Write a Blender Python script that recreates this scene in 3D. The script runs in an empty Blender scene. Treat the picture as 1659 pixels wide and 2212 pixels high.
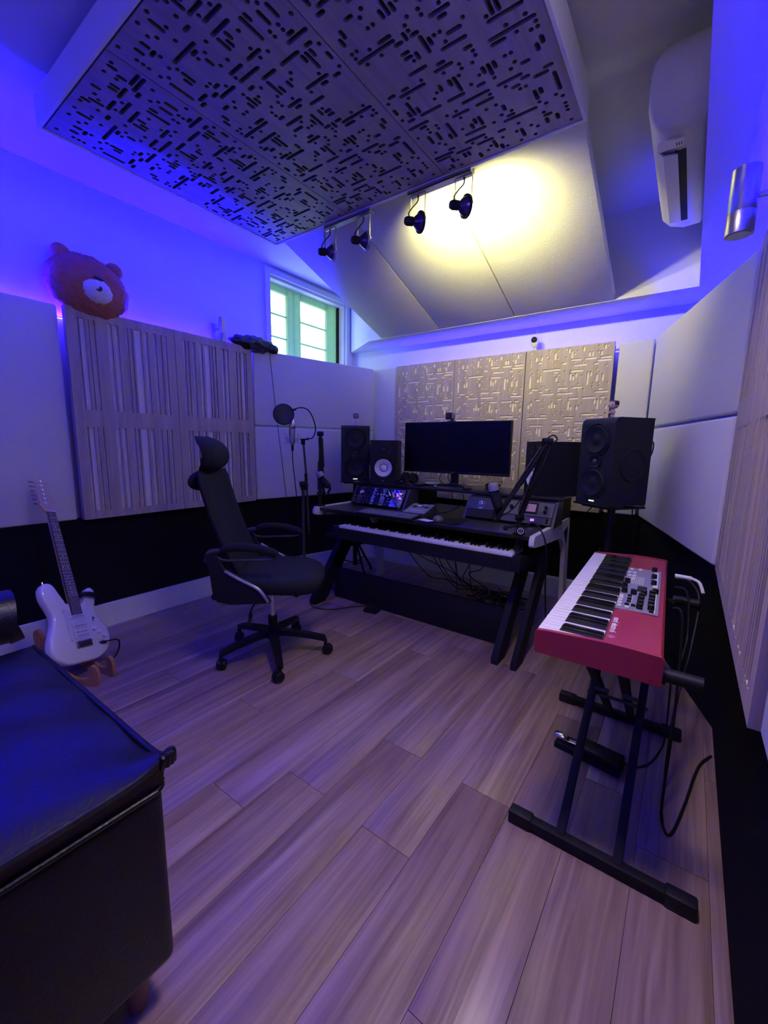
import bpy, bmesh, math, random
from mathutils import Matrix, Vector
from mathutils.geometry import delaunay_2d_cdt
random.seed(7)
PI = math.pi
SC = bpy.context.scene
COL = SC.collection

# ------------------------------------------------------------------ camera
W_PX, H_PX, F_PX = 1659.0, 2212.0, 900.0
def look(yaw, pitch, roll):
    cy, sy, cp, sp, cr, sr = (math.cos(yaw), math.sin(yaw), math.cos(pitch), math.sin(pitch), math.cos(roll), math.sin(roll))
    f = Vector((sy*cp, cy*cp, sp)); r = Vector((cy, -sy, 0)); d = f.cross(r)
    r2 = cr*r + sr*d; d2 = -sr*r + cr*d
    return Matrix((r2, -d2, -f)).transposed()
cd = bpy.data.cameras.new('camera'); cam = bpy.data.objects.new('camera', cd); COL.objects.link(cam)
cd.sensor_fit = 'VERTICAL'; cd.sensor_height = 36.0; cd.lens = 36.0*F_PX/H_PX; cd.clip_start = 0.02
cam.matrix_world = Matrix.Translation((0, 0, 1.16)) @ look(-0.62770638, -0.15888925, -0.01619582).to_4x4()
SC.camera = cam

# ------------------------------------------------------------------ exposure, world
SC.view_settings.view_transform = 'Standard'; SC.view_settings.look = 'None'
SC.view_settings.gamma = 1.0; SC.view_settings.exposure = 0.32; SC.view_settings.use_curve_mapping = False
wd = bpy.data.worlds.new('sky'); SC.world = wd; wd.use_nodes = True
bg = wd.node_tree.nodes['Background']; bg.inputs[0].default_value = (0.80, 1.0, 0.88, 1); bg.inputs[1].default_value = 3.6

# ------------------------------------------------------------------ lamps of the room, added fill lights
BLUE = (0.005, 0.0008, 1.0)
def area(name, loc, direction, sx, sy, power, color, spread=PI):
    l = bpy.data.lights.new(name, 'AREA'); l.shape = 'RECTANGLE'; l.size = sx; l.size_y = sy
    l.energy = power; l.color = color; l.spread = spread
    o = bpy.data.objects.new(name, l); COL.objects.link(o); o.location = loc
    o.rotation_euler = Vector(direction).to_track_quat('-Z', 'Y').to_euler()
    return o
def strip(name, p, q, direction, power, color=BLUE, w=0.012):
    # long thin LED strip between two points, shining towards `direction`
    p, q = Vector(p), Vector(q); x = (q-p).normalized(); z = -Vector(direction).normalized()
    z = (z - z.dot(x)*x).normalized(); y = z.cross(x)
    o = area(name, (p+q)/2, (0, 0, -1), (q-p).length, w, power, color)
    o.rotation_euler = (0, 0, 0)
    o.matrix_world = Matrix.Translation((p+q)/2) @ Matrix((x, y, z)).transposed().to_4x4()
    return o
strip('led_light', (-2.937, -0.9, 1.842), (-2.937, 2.13, 1.842), (0.10, 0, 1), 270)
strip('led_light', (-2.937, 2.2, 1.842), (-2.74, 3.10, 1.842), (0.10, 0, 1), 3.5)
strip('led_light', (-2.30, 3.43, 1.842), (-0.46, 3.43, 1.842), (0, -0.10, 1), 21, (0.014, 0.006, 1.0))
strip('led_light', (-0.17, 3.32, 1.842), (0.165, 2.22, 1.842), (-0.10, 0, 1), 8)
strip('led_light', (0.186, -0.9, 1.842), (0.186, 2.1, 1.842), (-0.10, 0, 1), 90)
# unseen fill light added overhead to brighten the floor
area('added_fill_top', (-0.30, 0.80, 2.58), (-0.05, 0.0, -1), 0.35, 0.35, 13, (1.0, 0.80, 0.84), math.radians(130))
# weak unseen fill light added behind the camera
area('added_fill_rear', (-0.9, -1.62, 1.35), (0.05, 1, -0.12), 0.9, 1.7, 1.5, (1.0, 0.80, 0.88))
po = area('window_portal', (-3.0, 2.87, 2.07), (1, 0, 0), 0.9, 0.9, 1, (1, 1, 1)); po.data.cycles.is_portal = True

# ------------------------------------------------------------------ node materials
def nt(name):
    m = bpy.data.materials.new(name); m.use_nodes = True
    t = m.node_tree; b = t.nodes['Principled BSDF']; return m, t, b
def N(t, typ, **k):
    n = t.nodes.new(typ)
    for a, v in k.items(): setattr(n, a, v)
    return n
def mat(name, col, rough=0.5, metal=0.0, var=0.06, scale=30, bump=0.0, bscale=200, coat=0.0, spec=None):
    m, t, b = nt(name)
    tc = N(t, 'ShaderNodeTexCoord'); no = N(t, 'ShaderNodeTexNoise'); no.inputs['Scale'].default_value = scale; no.inputs['Detail'].default_value = 4
    t.links.new(tc.outputs['Object'], no.inputs['Vector'])
    r = N(t, 'ShaderNodeValToRGB'); c = Vector(col)
    r.color_ramp.elements[0].color = (*(c*(1-var)), 1); r.color_ramp.elements[1].color = (*[min(1, v) for v in c*(1+var)], 1)
    t.links.new(no.outputs['Fac'], r.inputs[0]); t.links.new(r.outputs[0], b.inputs['Base Color'])
    b.inputs['Roughness'].default_value = rough; b.inputs['Metallic'].default_value = metal
    if coat: b.inputs['Coat Weight'].default_value = coat
    if spec is not None: b.inputs['Specular IOR Level'].default_value = spec
    if bump:
        n2 = N(t, 'ShaderNodeTexNoise'); n2.inputs['Scale'].default_value = bscale; n2.inputs['Detail'].default_value = 3
        bp = N(t, 'ShaderNodeBump'); bp.inputs['Strength'].default_value = bump; bp.inputs['Distance'].default_value = 0.002
        t.links.new(tc.outputs['Object'], n2.inputs['Vector']); t.links.new(n2.outputs['Fac'], bp.inputs['Height'])
        t.links.new(bp.outputs[0], b.inputs['Normal'])
    return m
def wood(name, c1, c2, rough=0.55, sc=(40, 40, 2.2), perobj=False, bump=0.15, coat=0.0):
    m, t, b = nt(name)
    tc = N(t, 'ShaderNodeTexCoord'); mp = N(t, 'ShaderNodeMapping'); mp.inputs['Scale'].default_value = sc
    t.links.new(tc.outputs['Object'], mp.inputs[0])
    if perobj:
        oi = N(t, 'ShaderNodeObjectInfo'); ml = N(t, 'ShaderNodeMath', operation='MULTIPLY'); ml.inputs[1].default_value = 37.0
        cb = N(t, 'ShaderNodeCombineXYZ'); t.links.new(oi.outputs['Random'], ml.inputs[0])
        for k in range(3): t.links.new(ml.outputs[0], cb.inputs[k])
        t.links.new(cb.outputs[0], mp.inputs['Location'])
    no = N(t, 'ShaderNodeTexNoise'); no.inputs['Scale'].default_value = 1.0; no.inputs['Detail'].default_value = 8; no.inputs['Distortion'].default_value = 0.8
    t.links.new(mp.outputs[0], no.inputs['Vector'])
    n3 = N(t, 'ShaderNodeTexNoise'); n3.inputs['Scale'].default_value = 0.18; n3.inputs['Detail'].default_value = 3; n3.inputs['Distortion'].default_value = 1.5
    t.links.new(mp.outputs[0], n3.inputs['Vector'])
    ad = N(t, 'ShaderNodeMath', operation='ADD'); t.links.new(no.outputs['Fac'], ad.inputs[0]); t.links.new(n3.outputs['Fac'], ad.inputs[1])
    hf = N(t, 'ShaderNodeMath', operation='MULTIPLY'); hf.inputs[1].default_value = 0.5; t.links.new(ad.outputs[0], hf.inputs[0])
    r = N(t, 'ShaderNodeValToRGB'); r.color_ramp.elements[0].position = 0.36; r.color_ramp.elements[1].position = 0.64
    r.color_ramp.elements[0].color = (*c1, 1); r.color_ramp.elements[1].color = (*c2, 1)
    t.links.new(hf.outputs[0], r.inputs[0])
    out = r.outputs[0]
    if perobj:
        hs = N(t, 'ShaderNodeHueSaturation'); mr = N(t, 'ShaderNodeMapRange'); mr.inputs[3].default_value = 0.94; mr.inputs[4].default_value = 1.05
        t.links.new(oi.outputs['Random'], mr.inputs[0]); t.links.new(mr.outputs[0], hs.inputs['Value']); t.links.new(out, hs.inputs['Color']); out = hs.outputs[0]
    t.links.new(out, b.inputs['Base Color'])
    b.inputs['Roughness'].default_value = rough
    if coat: b.inputs['Coat Weight'].default_value = coat; b.inputs['Coat Roughness'].default_value = 0.3
    bp = N(t, 'ShaderNodeBump'); bp.inputs['Strength'].default_value = bump; bp.inputs['Distance'].default_value = 0.001
    t.links.new(no.outputs['Fac'], bp.inputs['Height']); t.links.new(bp.outputs[0], b.inputs['Normal'])
    return m
def emit(name, col, strength):
    m, t, b = nt(name); b.inputs['Base Color'].default_value = (*col, 1)
    b.inputs['Emission Color'].default_value = (*col, 1); b.inputs['Emission Strength'].default_value = strength
    return m
M = dict(
    wall=mat('white_wall_paint', (0.62, 0.62, 0.64), 0.75, var=0.02, scale=3, bump=0.1, bscale=90),
    ceil=mat('ceiling_paint', (0.58, 0.58, 0.58), 0.8, var=0.02, scale=3),
    dado=mat('black_dado_felt', (0.006, 0.006, 0.007), 0.9, var=0.3, scale=60, bump=0.2, bscale=400, spec=0.1),
    base=mat('white_baseboard_paint', (0.72, 0.72, 0.72), 0.45, var=0.03),
    fabric=mat('grey_acoustic_fabric', (0.66, 0.66, 0.63), 0.95, var=0.05, scale=240, bump=0.35, bscale=420, spec=0.1),
    cloudfab=mat('cream_acoustic_fabric', (0.60, 0.60, 0.55), 0.95, var=0.08, scale=160, bump=0.9, bscale=170, spec=0.1),
    gap=mat('dark_gap', (0.02, 0.02, 0.02), 0.9),
    oak=wood('pale_oak_veneer', (0.31, 0.26, 0.195), (0.45, 0.38, 0.285)),
    oakwall=wood('warm_oak_veneer', (0.38, 0.315, 0.22), (0.52, 0.435, 0.31), sc=(48, 2.4, 48)),
    dichroic=mat('purple_dichroic_glass', (0.10, 0.06, 0.20), 0.12, 0.6, var=0.2),
    shaded_oak=wood('shade_darkened_oak', (0.20, 0.165, 0.13), (0.29, 0.24, 0.19), sc=(40, 2.2, 40)),  # same oak as the wall diffusers, darkened to paint in the cloud's shade
    oakslot=mat('routed_oak_slot', (0.84, 0.78, 0.64), 0.8, var=0.1),
    slotshade=mat('shade_darkened_slot', (0.10, 0.09, 0.08), 0.9, var=0.1),  # backing kept dark so the colour carries the shade inside the slots
    slatback=mat('pale_slot_felt', (0.76, 0.74, 0.72), 0.9, var=0.1, scale=100, bump=0.3),
    plank=wood('oak_laminate', (0.150, 0.094, 0.062), (0.325, 0.228, 0.158), 0.36, (60, 2.4, 60), True, 0.6),
    seam=mat('floor_joint', (0.05, 0.04, 0.035), 0.8),
    black=mat('black_plastic', (0.006, 0.006, 0.007), 0.42, var=0.2, spec=0.3),
    matte=mat('matte_black', (0.005, 0.005, 0.0055), 0.7, var=0.2, spec=0.3, bump=0.2, bscale=300),
    cab=mat('black_vinyl_cabinet', (0.008, 0.008, 0.009), 0.6, var=0.2, spec=0.3, bump=0.4, bscale=500),
    cone=mat('white_cone', (0.75, 0.75, 0.75), 0.5, var=0.03),
    rubber=mat('black_rubber', (0.006, 0.006, 0.006), 0.55, var=0.1, spec=0.3),
    mesh=mat('black_mesh_fabric', (0.008, 0.0085, 0.011), 0.85, var=0.3, spec=0.3, scale=400, bump=0.8, bscale=700),
    grey=mat('grey_plastic', (0.16, 0.16, 0.17), 0.4, var=0.05),
    dgrey=mat('dark_grey_metal', (0.05, 0.05, 0.055), 0.45, 0.3, var=0.1),
    mousegrey=mat('mouse_grey_plastic', (0.06, 0.06, 0.065), 0.35, var=0.1),
    keycap=mat('dark_keycaps', (0.13, 0.13, 0.15), 0.35, var=0.05),
    micgrille=mat('mic_grille', (0.24, 0.24, 0.25), 0.45, 0.3, var=0.2, scale=500, bump=0.6, bscale=900),
    chrome=mat('chrome', (0.75, 0.75, 0.75), 0.18, 1.0, var=0.03),
    steel=mat('brushed_steel', (0.45, 0.45, 0.45), 0.32, 0.9, var=0.08, scale=90),
    screen=mat('dark_glossy_screen', (0.002, 0.002, 0.004), 0.28, var=0.1, spec=0.2),
    desk=wood('black_desk_laminate', (0.010, 0.009, 0.0085), (0.020, 0.018, 0.016), 0.33, (3, 40, 40), False, 0.1),
    deskwhite=mat('white_desk_laminate', (0.62, 0.62, 0.64), 0.4, var=0.03),
    leather=mat('black_leather', (0.003, 0.003, 0.005), 0.40, var=0.25, scale=20, bump=0.5, bscale=130),
    red=mat('red_lacquer', (0.30, 0.022, 0.034), 0.33, var=0.05),
    reddark=mat('dark_red_lacquer', (0.34, 0.012, 0.02), 0.45, var=0.05),
    ivory=mat('white_keys', (0.74, 0.74, 0.74), 0.28, var=0.02),
    ebony=mat('black_keys', (0.010, 0.010, 0.010), 0.22, var=0.1),
    panelgrey=mat('grey_control_panel', (0.22, 0.22, 0.25), 0.45, var=0.25, scale=350),
    white=mat('white_plastic', (0.72, 0.72, 0.72), 0.35, var=0.02),
    gwhite=mat('white_guitar_lacquer', (0.74, 0.74, 0.76), 0.18, var=0.02, coat=0.6),
    pick=mat('white_pickguard', (0.60, 0.61, 0.65), 0.3, var=0.02),
    maple=wood('maple_wood', (0.50, 0.32, 0.17), (0.62, 0.42, 0.24), 0.35),
    rosew=wood('rosewood', (0.055, 0.032, 0.022), (0.10, 0.06, 0.04), 0.5),
    ply=wood('orange_plywood', (0.33, 0.15, 0.05), (0.44, 0.21, 0.08), 0.5),
    legwood=wood('dark_leg_wood', (0.16, 0.07, 0.035), (0.24, 0.11, 0.05), 0.45),
    fur=mat('brown_plush', (0.40, 0.15, 0.07), 0.95, var=0.25, scale=25, bump=1.0, bscale=120, spec=0.1),
    furwhite=mat('cream_plush', (0.74, 0.70, 0.68), 0.95, var=0.08, scale=40, bump=0.9, bscale=140, spec=0.1),
    skin=mat('vinyl_skin', (0.42, 0.26, 0.17), 0.5, var=0.05),
    skin2=mat('vinyl_pale_skin', (0.60, 0.42, 0.30), 0.5, var=0.05),
    hair=mat('vinyl_dark_hair', (0.02, 0.014, 0.012), 0.5, var=0.1),
    teal=mat('teal_window_frame', (0.30, 0.50, 0.46), 0.45, var=0.12, scale=25),
    copper=mat('peach_meter_face', (0.62, 0.36, 0.24), 0.4, var=0.05),
    brass=mat('olive_grey_faceplate', (0.13, 0.13, 0.10), 0.4, 0.4, var=0.1),
    violet=emit('violet_lit_display', (0.45, 0.16, 1.0), 1.2),
    led=emit('led_tape', (0.10, 0.07, 1.0), 12.0),
    spotlit=emit('lit_spot_lens', (1.0, 1.0, 0.62), 14.0),
    lens=mat('dark_glass_lens', (0.05, 0.04, 0.05), 0.12, var=0.1),
    logo=emit('small_lit_badge', (0.75, 1.0, 0.7), 0.8),
    acw=mat('white_appliance_plastic', (0.52, 0.52, 0.54), 0.38, var=0.02),
    wrap=mat('black_bin_liner', (0.015, 0.015, 0.018), 0.3, var=0.2, scale=12, bump=1.0, bscale=25),
)
def tealmat():
    m, t, b = nt('backlit_teal_frame')
    b.inputs['Base Color'].default_value = (0.34, 0.46, 0.30, 1); b.inputs['Roughness'].default_value = 0.5
    no = N(t, 'ShaderNodeTexNoise'); no.inputs['Scale'].default_value = 14
    r = N(t, 'ShaderNodeValToRGB'); r.color_ramp.elements[0].color = (0.32, 0.50, 0.40, 1); r.color_ramp.elements[1].color = (0.46, 0.66, 0.54, 1)
    t.links.new(no.outputs['Fac'], r.inputs[0])
    g = N(t, 'ShaderNodeBsdfTranslucent'); t.links.new(r.outputs[0], g.inputs[0])
    x = N(t, 'ShaderNodeMixShader'); x.inputs[0].default_value = 0.55
    t.links.new(b.outputs[0], x.inputs[1]); t.links.new(g.outputs[0], x.inputs[2])
    t.links.new(x.outputs[0], t.nodes['Material Output'].inputs[0]); return m
M['teal_frame'] = tealmat()
def glassmat():
    m, t, b = nt('window_glass')
    b.inputs['Base Color'].default_value = (0.9, 1, 0.97, 1); b.inputs['Roughness'].default_value = 0.05
    g = N(t, 'ShaderNodeBsdfTransparent'); g.inputs[0].default_value = (0.93, 1, 0.98, 1)
    x = N(t, 'ShaderNodeMixShader'); x.inputs[0].default_value = 0.92
    no = N(t, 'ShaderNodeTexNoise'); no.inputs['Scale'].default_value = 8
    mr = N(t, 'ShaderNodeMapRange'); mr.inputs[3].default_value = 0.90; mr.inputs[4].default_value = 0.95
    t.links.new(no.outputs['Fac'], mr.inputs[0]); t.links.new(mr.outputs[0], x.inputs[0])
    t.links.new(b.outputs[0], x.inputs[1]); t.links.new(g.outputs[0], x.inputs[2])
    t.links.new(x.outputs[0], t.nodes['Material Output'].inputs[0]); return m
M['glass'] = glassmat()
def popmat():
    m, t, b = nt('pop_filter_mesh')
    b.inputs['Base Color'].default_value = (0.012, 0.012, 0.02, 1); b.inputs['Roughness'].default_value = 0.8
    g = N(t, 'ShaderNodeBsdfTransparent'); x = N(t, 'ShaderNodeMixShader')
    no = N(t, 'ShaderNodeTexNoise'); no.inputs['Scale'].default_value = 600
    mr = N(t, 'ShaderNodeMapRange'); mr.inputs[3].default_value = 0.10; mr.inputs[4].default_value = 0.45
    t.links.new(no.outputs['Fac'], mr.inputs[0]); t.links.new(mr.outputs[0], x.inputs[0])
    t.links.new(b.outputs[0], x.inputs[1]); t.links.new(g.outputs[0], x.inputs[2])
    t.links.new(x.outputs[0], t.nodes['Material Output'].inputs[0]); return m
M['popmesh'] = popmat()

# ------------------------------------------------------------------ mesh helpers
def Tr(x, y, z): return Matrix.Translation((x, y, z))
def R(a, ax): return Matrix.Rotation(a, 4, ax)
def along(p, q):
    p, q = Vector(p), Vector(q)
    return Matrix.Translation(p) @ (q-p).to_track_quat('Z', 'Y').to_matrix().to_4x4()
class MB:
    def __init__(s): s.v = []; s.f = []; s.m = []; s.cur = 0
    def add(s, vs, fs, X=None):
        o = len(s.v)
        s.v += [tuple(X @ Vector(v)) if X else tuple(v) for v in vs]
        s.f += [tuple(i+o for i in f) for f in fs]; s.m += [s.cur]*len(fs); return s
    def box(s, x0, x1, y0, y1, z0, z1, X=None, b=0.0):
        if b <= 0:
            vs = [(x, y, z) for x in (x0, x1) for y in (y0, y1) for z in (z0, z1)]
            return s.add(vs, [(0,1,3,2),(4,6,7,5),(0,4,5,1),(2,3,7,6),(0,2,6,4),(1,5,7,3)], X)
        bm = bmesh.new(); r = bmesh.ops.create_cube(bm, size=1)
        for v in bm.verts: v.co = ((x0+x1)/2+v.co.x*(x1-x0), (y0+y1)/2+v.co.y*(y1-y0), (z0+z1)/2+v.co.z*(z1-z0))
        bmesh.ops.bevel(bm, geom=bm.edges[:], offset=b, segments=3 if b > 0.006 else 2, profile=0.5, affect='EDGES')
        return s.bm(bm, X)
    def bm(s, bm, X=None):
        bm.verts.index_update()
        s.add([v.co[:] for v in bm.verts], [tuple(v.index for v in f.verts) for f in bm.faces], X); bm.free(); return s
    def cyl(s, p, q, r, r2=None, n=16, cap=True):
        r2 = r if r2 is None else r2; p, q = Vector(p), Vector(q); L = (q-p).length; X = along(p, q)
        vs = [(rr*math.cos(2*PI*k/n), rr*math.sin(2*PI*k/n), z) for z, rr in ((0, r), (L, r2)) for k in range(n)]
        fs = [(k, (k+1) % n, n+(k+1) % n, n+k) for k in range(n)]
        if cap: fs += [tuple(range(n))[::-1], tuple(range(n, 2*n))]
        return s.add(vs, fs, X)
    def lathe(s, prof, n=24, X=None):
        vs = [(r*math.cos(2*PI*k/n), r*math.sin(2*PI*k/n), z) for r, z in prof for k in range(n)]
        fs = [(j*n+k, j*n+(k+1) % n, (j+1)*n+(k+1) % n, (j+1)*n+k) for j in range(len(prof)-1) for k in range(n)]
        return s.add(vs, fs, X)
    def tube(s, pts, r, n=8, smooth=True):
        P = [Vector(p) for p in pts]
        if smooth and len(P) > 2:
            Q = []
            for i in range(len(P)-1):
                a = P[max(i-1, 0)]; b = P[i]; c = P[i+1]; d = P[min(i+2, len(P)-1)]
                for k in range(6):
                    t = k/6; Q.append(0.5*((2*b)+(c-a)*t+(2*a-5*b+4*c-d)*t*t+(3*b-a-3*c+d)*t**3))
            P = Q+[P[-1]]
        vs, fs = [], []; up = None
        for i, p in enumerate(P):
            d = (P[min(i+1, len(P)-1)]-P[max(i-1, 0)]).normalized()
            if up is None: up = Vector((0, 0, 1)) if abs(d.z) < 0.9 else Vector((1, 0, 0))
            u = d.cross(up).normalized(); up = u.cross(d).normalized()
            rr = r(i/(len(P)-1)) if callable(r) else r
            vs += [tuple(p+rr*(math.cos(2*PI*k/n)*u+math.sin(2*PI*k/n)*up)) for k in range(n)]
        for i in range(len(P)-1): fs += [(i*n+k, (i+1)*n+k, (i+1)*n+(k+1) % n, i*n+(k+1) % n) for k in range(n)]
        fs += [tuple(range(n)), tuple((len(P)-1)*n+k for k in range(n))[::-1]]
        return s.add(vs, fs)
    def prism(s, poly, z0, z1, X=None):
        n = len(poly); vs = [(x, y, z) for z in (z0, z1) for x, y in poly]
        return s.add(vs, [tuple(range(n))[::-1], tuple(range(n, 2*n))]+[(k, (k+1) % n, n+(k+1) % n, n+k) for k in range(n)], X)
    def sph(s, c, rx, ry=None, rz=None, n=16, X=None, fn=None):
        ry = ry or rx; rz = rz or rx; bm = bmesh.new(); bmesh.ops.create_uvsphere(bm, u_segments=n, v_segments=max(6, n*2//3), radius=1)
        for v in bm.verts:
            k = fn(v.co) if fn else 1.0
            v.co = Vector((c[0]+v.co.x*rx*k, c[1]+v.co.y*ry*k, c[2]+v.co.z*rz*k))
        return s.bm(bm, X)
    def floor(s, r):
        s.v = [(x, y, max(z, 0.0008+r*0.5)) for x, y, z in s.v]; return s
    def mesh(s, name, mats, angle=38):
        me = bpy.data.meshes.new(name); me.from_pydata(s.v, [], s.f)
        for m in (mats if isinstance(mats, (list, tuple)) else [mats]): me.materials.append(M[m] if isinstance(m, str) else m)
        if any(s.m): me.polygons.foreach_set('material_index', s.m)
        bm = bmesh.new(); bm.from_mesh(me); bmesh.ops.recalc_face_normals(bm, faces=bm.faces); bm.to_mesh(me); bm.free()
        me.polygons.foreach_set('use_smooth', [True]*len(me.polygons)); me.set_sharp_from_angle(angle=math.radians(angle)); me.update()
        return me
    def build(s, name, mats, parent=None, angle=38):
        me = s.mesh(name, mats, angle); return link(name, me, parent)
def link(name, me, parent=None):
    o = bpy.data.objects.new(name, me); COL.objects.link(o)
    if parent: o.parent = parent
    return o
def tag(o, label, cat, group=None):
    o['label'] = label; o['category'] = cat
    if group: o['group'] = group
    return o
def thing(name, label, cat, loc=(0, 0, 0), rz=0.0, group=None):
    o = bpy.data.objects.new(name, None); COL.objects.link(o); o.empty_display_size = 0.05
    o.location = loc; o.rotation_euler = (0, 0, rz); return tag(o, label, cat, group)
def struct(o): o['kind'] = 'structure'; return o
def stuff(o): o['kind'] = 'stuff'; return o
def copy_tree(o, parent=None):
    c = o.copy(); COL.objects.link(c); c.parent = parent
    for ch in [x for x in o.children]: copy_tree(ch, c)
    return c
def box(name, a, b, m, parent=None, bev=0.0):
    return MB().box(a[0], b[0], a[1], b[1], a[2], b[2], b=bev).build(name, m, parent)
PATTERN = 'd2,1,0 d8,3,0 d9,1,0 d12,1,0 d9,4,0 d12,4,0 d15,4,0 d15,1,0 d18,3,0 d19,2,0 d26,1,0 d26,3,0 d29,1,0 d2,4,0 d2,5,0 d2,6,0 d2,8,0 d6,6,0 d18,6,0 d21,6,0 d29,8,0 d26,9,0 d11,6,0 d15,9,0 d5,8,0 d3,9,0 d6,9,0 d11,10,0 d13,10,0 d13,13,0 d15,13,0 d21,11,0 d27,10,0 d30,14,0 d25,14,0 d27,14,0 d20,14,0 d7,14,0 d8,14,0 d25,15,0 d27,15,0 d20,16,0 d22,16,0 d13,16,0 d10,16,0 d11,19,0 d8,19,0 d30,20,0 d7,20,0 d15,20,0 d22,21,0 d13,21,0 d21,22,0 d16,23,0 d7,22,0 d8,22,0 d26,24,0 d2,24,0 d3,24,0 d13,24,0 d15,24,0 d2,25,0 d5,25,0 d12,25,0 d15,25,0 d18,25,0 d30,25,0 d22,26,0 d12,26,0 d3,27,0 d6,27,0 d2,30,0 d8,30,0 d15,30,0 d21,30,0 d15,32,0 d16,32,0 d2,34,0 d4,34,0 d6,35,0 d11,32,0 v11,2,2 v16,1,1 v17,2,2 v21,1,1 v23,3,1 v24,3,1 v27,3,1 v28,1,1 v4,3,1 v6,3,1 v2,10,4 v5,11,1 v6,10,2 v12,11,1 v17,10,2 v18,11,1 v19,10,1 v23,10,4 v24,10,1 v26,11,2 v28,11,2 v26,20,1 v27,20,3 v28,20,1 v3,20,1 v2,21,1 v10,21,1 v11,20,2 v12,21,1 v17,20,3 v18,22,1 v20,22,1 v30,22,1 v6,30,2 v7,30,3 v17,31,1 v18,30,3 v20,30,1 v9,34,1 v20,34,1 h5,5,1 h17,5,3 h22,5,3 h27,5,3 h26,6,4 h14,6,1 h18,7,4 h25,7,1 h7,8,6 h11,9,1 h17,9,4 h3,15,2 h8,15,1 h13,15,3 h18,15,3 h27,16,1 h2,16,1 h6,16,1 h7,17,4 h13,17,5 h26,17,4 h22,19,4 h28,19,1 h5,19,1 h13,19,1 h17,19,3 h7,25,2 h2,26,7 h22,25,5 h16,26,3 h25,26,1 h28,26,1 h12,27,1 h17,27,1 h3,29,5 h12,29,4 h20,28,3 h2,31,1 h12,31,2 h21,31,1 h3,32,1 h3,35,2 h21,32,1 h21,34,1 d29,60,0 d23,58,0 d22,60,0 d19,60,0 d22,57,0 d19,57,0 d16,57,0 d16,60,0 d13,58,0 d12,59,0 d5,60,0 d5,58,0 d2,60,0 d29,57,0 d29,56,0 d29,55,0 d29,53,0 d25,55,0 d13,55,0 d10,55,0 d2,53,0 d5,52,0 d20,55,0 d16,52,0 d26,53,0 d28,52,0 d25,52,0 d20,51,0 d18,51,0 d18,48,0 d16,48,0 d10,50,0 d4,51,0 d1,47,0 d6,47,0 d4,47,0 d11,47,0 d24,47,0 d23,47,0 d6,46,0 d4,46,0 d11,45,0 d9,45,0 d18,45,0 d21,45,0 d20,42,0 d23,42,0 d1,41,0 d24,41,0 d16,41,0 d9,40,0 d18,40,0 d10,39,0 d15,38,0 d24,39,0 d23,39,0 d5,37,0 d29,37,0 d28,37,0 d18,37,0 d16,37,0 d29,36,0 d26,36,0 d19,36,0 d16,36,0 d13,36,0 d1,36,0 d19,35,0 d28,34,0 d25,34,0 v20,57,2 v15,59,1 v14,57,2 v10,59,1 v8,57,1 v7,57,1 v4,57,1 v3,59,1 v27,57,1 v25,57,1 v29,47,4 v26,49,1 v25,49,2 v19,49,1 v14,49,2 v13,49,1 v12,50,1 v8,47,4 v7,50,1 v5,48,2 v3,48,2 v5,40,1 v4,38,3 v3,40,1 v28,40,1 v29,39,1 v21,39,1 v20,39,2 v19,39,1 v14,38,3 v13,38,1 v11,38,1 v1,38,1 h25,56,1 h11,56,3 h6,56,3 h1,56,3 h1,55,4 h16,55,1 h9,54,4 h5,54,1 h18,53,6 h19,52,1 h10,52,4 h26,46,2 h22,46,1 h15,46,3 h10,46,3 h3,45,1 h28,45,1 h24,45,1 h20,44,4 h13,44,5 h1,44,4 h5,42,4 h2,42,1 h25,42,1 h17,42,1 h11,42,3 h22,36,2 h22,35,7 h4,36,5 h12,35,3 h18,34,1 h13,34,1'

# ================================================================== THE ROOM
XL, XR, YB, YF, ZC = -2.95, 0.20, 3.47, -1.7, 2.60
fl = struct(MB().box(XL-0.2, XR+0.2, YF-0.1, YB+0.4, -0.08, -0.010).build('floor', 'seam'))
# planks: 0.172 wide, running along the room, each one a piece of the floor
PW, PL = 0.1722, 1.22
pl_me = MB().box(0.0004, PW-0.0004, 0.0006, PL-0.0006, -0.010, 0.0, b=0.0007).mesh('plank', 'plank')
joint = {0: 0.872, 1: 1.212, 2: 0.882}
k0 = -0.5255
x = k0; col = 0
cols = [k0 + i*PW for i in range(-15, 6)]
for ci, x in enumerate(cols):
    i = ci-15
    off = {-2: 1.225, -1: 0.873, 0: 1.212, 1: 0.60, -3: 0.885, 2: 1.5}.get(i, (i*0.437) % PL)
    y = off
    while y > YF: y -= PL
    while y < YB:
        a, b = max(y, YF), min(y+PL, YB); x0, x1 = max(x, XL), min(x+PW, XR)
        if b-a > 0.02 and x1-x0 > 0.01:
            if b-a > PL-0.001 and x1-x0 > PW-0.001: o = link('plank', pl_me, fl)
            else: o = MB().box(0.0004, x1-x0-0.0004, 0.0006, b-a-0.0006, -0.010, 0.0, b=0.0007).build('plank', 'plank', fl)
            o.location = (x0, a, 0)
        y += PL
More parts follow.
